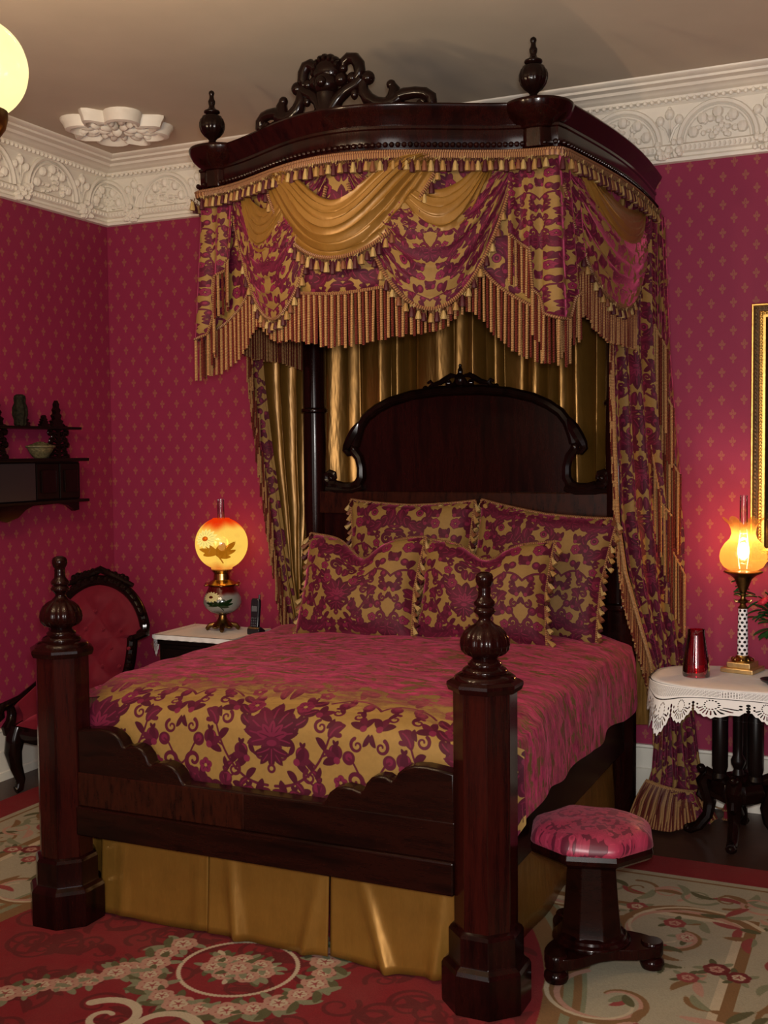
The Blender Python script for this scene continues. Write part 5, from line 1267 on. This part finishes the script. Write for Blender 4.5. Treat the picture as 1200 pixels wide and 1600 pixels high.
def small_things():
    c = (3.655, -.47, CZ); m = MB()
    out = [(.060, .002), (.062, .012), (.061, .03), (.056, .08), (.048, .13), (.041, .18), (.038, .205), (.039, .216)]; inn = [(.035, .214), (.035, .19), (.045, .12), (.053, .05), (.054, .016), (.001, .012)]
    m.lathe(out+inn, c, 36)
    tag(m.build('ruby_vase', 'ruby_glass', origin=c, smooth=60), 'ruby red tapered glass vase on the front left of the lace cloth', 'vase')
    t = thing('flower_vase', (4.03, -.23, CZ), 'dark vase at the right edge of the lace covered table', 'vase'); m = MB(); m.lathe([(.045, 0), (.05, .01), (.03, .03), (.05, .09), (.055, .14), (.035, .18), (.045, .20)], (4.03, -.23, CZ), 24); m.build('vase_body', 'carved_wood', t)
    b = thing('bouquet', (4.03, -.23, CZ+.19), 'leafy bouquet with a red rose beside the brass lamp at the right edge', 'flowers')
    R = random.Random(11)
    def leaf(m, p, d, L, w_):
        d = Vector(d).normalized(); s = d.cross(Vector((0, 0, 1))); s = s.normalized() if s.length > .1 else Vector((1, 0, 0)); up = s.cross(d)
        n = 6; vs = []
        for k in range(n+1):
            q = k/n; ww = w_*sin(PI*min(1, q*.94+.03))**.8; pp = Vector(p)+d*(L*q)-Vector((0, 0, .25*L*q*q))
            vs += [tuple(pp-s*ww+up*.006), tuple(pp), tuple(pp+s*ww+up*.006)]
        m.add(vs, [(3*k+i, 3*k+i+1, 3*k+i+4, 3*k+i+3) for k in range(n) for i in (0, 1)])
    m = MB()
    for k in range(90):
        th = R.uniform(0, 2*PI); el = R.uniform(-.5, 1.3); rr = R.uniform(.03, .12); d = (cos(th)*cos(el), sin(th)*cos(el), sin(el)+.1)
        leaf(m, (4.03+d[0]*rr, -.23+d[1]*rr, CZ+.21+d[2]*rr), d, R.uniform(.06, .11), R.uniform(.014, .024))
    for k in range(16):
        th = 2.5+R.uniform(-.8, .8); q = R.uniform(.06, .20); leaf(m, (4.03-q, -.25+R.uniform(-.03, .03), CZ+.20+q*R.uniform(.7, 1.1)), (cos(th), -.3, R.uniform(-.4, .6)), .06, .012)
    m.build('foliage', 'leaf_green', b)
    def rose(p, s):
        m = MB()
        for k in range(18):
            a = k*2.4; q = k/18; r = s*(.15+.75*q); m.ball((p[0]+r*.5*cos(a), p[1]-.012+r*.35*sin(a), p[2]+r*.35*sin(a*1.0+1)), (s*.42, s*.32, s*.36), 8, 6)
        m.build('rose', 'rose_red', b, smooth=60)
    rose((3.935, -.35, CZ+.345), .030); rose((4.13, -.33, CZ+.32), .034); rose((4.04, -.37, CZ+.28), .03)
    c = (4.005, -.545, CZ); m = MB(); m.lathe([(.03, 0), (.034, .006), (.058, .018), (.062, .026), (.055, .026), (.03, .012), (.001, .010)], c, 28)
    tag(m.build('dish', 'black_plastic', origin=c), 'small black dish on the front edge of the lace cloth at the far right', 'dish')
    t = thing('footstool', (3.79, -.17, FZ), 'small low red footstool with gold trim on the floor behind the table legs', 'footstool')
    m = MB(); m.grid(20, 14, lambda a, b: (lerp(3.745, 3.835, a), lerp(-.22, -.10, b), .085+.055*(max(0, (1-abs(2*a-1)**3)*(1-abs(2*b-1)**3)))**.5)); m.build('top_cushion', 'red_velvet', t, smooth=80)
    m = MB(); m.box(3.79, -.16, .065, .085, .115, .05); m.build('base_box', 'red_velvet', t, smooth=0, bevel=.004)
    m = MB()
    for z in (.09, .046): m.tube([(3.743, -.222, z), (3.837, -.222, z), (3.838, -.098, z), (3.742, -.098, z), (3.743, -.222, z)], .005, 6)
    m.build('gold_trim', 'braid', t)
    m = MB(); m.tube([(3.585, -.02, .22), (3.62, -.022, .222), (3.655, -.024, .21), (3.69, -.03, .17), (3.70, -.035, .12), (3.67, -.04, .085), (3.645, -.04, .06), (3.70, -.05, .045), (3.80, -.05, .042)], .0042, 6)
    tag(m.build('lamp_cord', 'cord', origin=(3.66, -.02, .04)), 'thin brown lamp cord looping down the white baseboard behind the table', 'cord')
small_things()
def picture():
    x0, x1, z0, z1 = 3.838, 4.80, 1.275, 2.512; t = thing('picture_frame', ((x0+x1)/2, -.02, z0), 'ornate gilt frame around a dark picture on the back wall at the right edge', 'picture')
    def loop(i, y): return [(x0+i, y, z0+i), (x1-i, y, z0+i), (x1-i, y, z1-i), (x0+i, y, z1-i)]
    def ring(name, prof, mat, par):
        m = MB(); vs = []
        for i, y in prof: vs += loop(i, y)
        m.add(vs, [(4*j+k, 4*j+(k+1) % 4, 4*j+4+(k+1) % 4, 4*j+4+k) for j in range(len(prof)-1) for k in range(4)]); return m.build(name, mat, par, smooth=0)
    ring('outer_gilt_edge', [(0, -.002), (0, -.058), (.004, -.064), (.010, -.064), (.013, -.055)], 'gold_leaf', t); ring('dark_band', [(.013, -.055), (.020, -.050), (.032, -.046), (.036, -.044)], 'dark_gilt', t)
    ring('inner_gilt_edge', [(.036, -.044), (.038, -.040), (.052, -.036), (.054, -.042), (.064, -.040), (.070, -.025), (.072, -.020)], 'gold_leaf', t)
    m = MB()
    for n, f in ((int((z1-z0-.09)/.0165), lambda k: (x0+.045, z0+.045+k*.0165)), (int((z1-z0-.09)/.0165), lambda k: (x1-.045, z0+.045+k*.0165)), (int((x1-x0-.09)/.0165), lambda k: (x0+.045+k*.0165, z0+.045)), (int((x1-x0-.09)/.0165), lambda k: (x0+.045+k*.0165, z1-.045))):
        for k in range(n+1): a, b = f(k); m.ball((a, -.042, b), .0068, 6, 5)
    m.build('bead_row', 'gold_leaf', t)
    m = MB(); R = random.Random(4)
    for n, f in ((64, lambda k: (x0+.022, z0+.01+k*.019)), (50, lambda k: (x0+.01+k*.019, z1-.022)), (50, lambda k: (x0+.01+k*.019, z0+.022)), (64, lambda k: (x1-.022, z0+.01+k*.019))):
        for k in range(n): a, b = f(k); m.ball((a, -.050, b), (.006, .005, .008), 6, 4)
    m.build('carved_leaf_row', 'dark_gilt', t)
    m = MB(); m.box((x0+x1)/2, -.020, (z0+z1)/2, x1-x0-.13, .008, z1-z0-.13); m.build('dark_picture', 'black_glass', t, smooth=0)
picture()
def stool():
    cx, cy = 3.545, -1.965; t = thing('piano_stool', (cx, cy, RZ), 'octagonal stool with crimson floral damask seat on a dark tripod pedestal', 'stool'); c = (cx, cy, 0)
    R0 = .222; rot = PI/8+.25
    def octr(th): 
        a = (th-rot) % (PI/4)-PI/8; return R0*cos(PI/8)/cos(a)
    def seat(a, b):
        th = a*2*PI; r = octr(th); P = [(.0, .556), (.35, .555), (.62, .551), (.82, .542), (.93, .528), (.99, .508), (1.0, .494), (.985, .486)]
        f = b*(len(P)-1); i = min(len(P)-2, int(f)); q = lerp(P[i][0], P[i+1][0], f-i); z = lerp(P[i][1], P[i+1][1], f-i); return (cx+r*q*cos(th), cy+r*q*sin(th), z+.003*sin(th*5+b*7)*b*(1-b)*4)
    m = MB(); m.grid(64, 18, seat, lambda a, b: (.5+(seat(a, b)[0]-cx), .5+(seat(a, b)[1]-cy)+.6*(.556-seat(a, b)[2]))); m.build('seat_cushion', 'rose_damask', t, smooth=75)
    m = MB(); m.octa([(.15, .435), (.185, .442), (.200, .455), (.204, .470), (.200, .488), (.19, .492)], c, rot=rot); m.build('seat_frame', 'mahogany', t, smooth=20, bevel=.003)
    m = MB(); m.octa([(.105, .155), (.100, .170), (.092, .25), (.080, .42), (.088, .436)], c, rot=rot); m.build('column', 'mahogany_flat', t, smooth=20, bevel=.003)
    m = MB(); pts = []
    for k in range(72):
        th = 2*PI*k/72; q = abs(cos(1.5*(th-(-1.92)))); r = .120+.110*q**3; pts.append((cx+r*cos(th), cy+r*sin(th)))
    m.prism(pts, lambda a, b: (a, b, .098), lambda a, b: (a, b, .135)); m.lathe([(.135, .133), (.135, .142), (.122, .150), (.118, .158), (.104, .166)], c, 30); m.build('tripod_base', 'mahogany', t, smooth=30, bevel=.004)
    for k in range(3):
        a = -1.92+k*2*PI/3; p = (cx+.205*cos(a), cy+.205*sin(a), 0); m = MB(); m.lathe([(.022, RZ), (.036, .050), (.042, .064), (.040, .078), (.030, .088), (.034, .094), (.038, .10), (.038, .138), (.034, .143)], p, 20); m.build('bun_foot', 'mahogany', t)
stool()
def chandelier():
    g0 = Vector((2.5195, -3.6875, 2.727)); st = (2.10, -3.80); R = math.dist((g0.x, g0.y), st); a0 = math.atan2(g0.y-st[1], g0.x-st[0])
    t = thing('chandelier', (st[0], st[1], CEIL), 'chandelier with glowing opal glass globes at the upper left edge', 'chandelier')
    m = MB(); m.lathe([(.02, 2.36), (.04, 2.39), (.06, 2.45), (.035, 2.50), (.016, 2.54), (.016, 3.45), (.03, 3.50), (.07, 3.56), (.075, CEIL)], (st[0], st[1], 0), 20); m.build('stem', 'antique_brass', t)
    for k in range(4):
        a = a0+k*PI/2; d = (cos(a), sin(a)); P = lambda r, z: (st[0]+d[0]*r, st[1]+d[1]*r, z); zc = g0.z
        m = MB(); m.tube([P(.03, 2.46), P(R*.35, 2.40), P(R*.7, 2.42), P(R*.95, 2.50), P(R, 2.55), P(R, 2.595)], .009, 8); ar = m.build('arm', 'antique_brass', t)
        m = MB(); m.lathe([(.010, 2.545), (.026, 2.553), (.044, 2.568), (.060, 2.590), (.066, 2.612), (.066, zc-.098), (.058, zc-.094)], P(R, 0), 28); m.build('fitter_cup', 'antique_brass', ar)
        m = MB(); pr = [(.115*sin(lerp(PI-.58, .40, j/22)), zc+.115*cos(lerp(PI-.58, .40, j/22))) for j in range(23)]; m.lathe(pr, P(R, 0), 36); del m.f[-1:], m.mi[-1:], m.uv[-1:]; m.build('glass_globe', 'opal_globe', ar, smooth=80)
        l = bpy.data.lights.new('globe_light', 'POINT'); l.energy = 120; l.color = (1, .82, .60); l.shadow_soft_size = .05
        o = bpy.data.objects.new('globe_light', l); COL.objects.link(o); o.parent = t; o.location = (d[0]*R, d[1]*R, zc-CEIL)
chandelier()
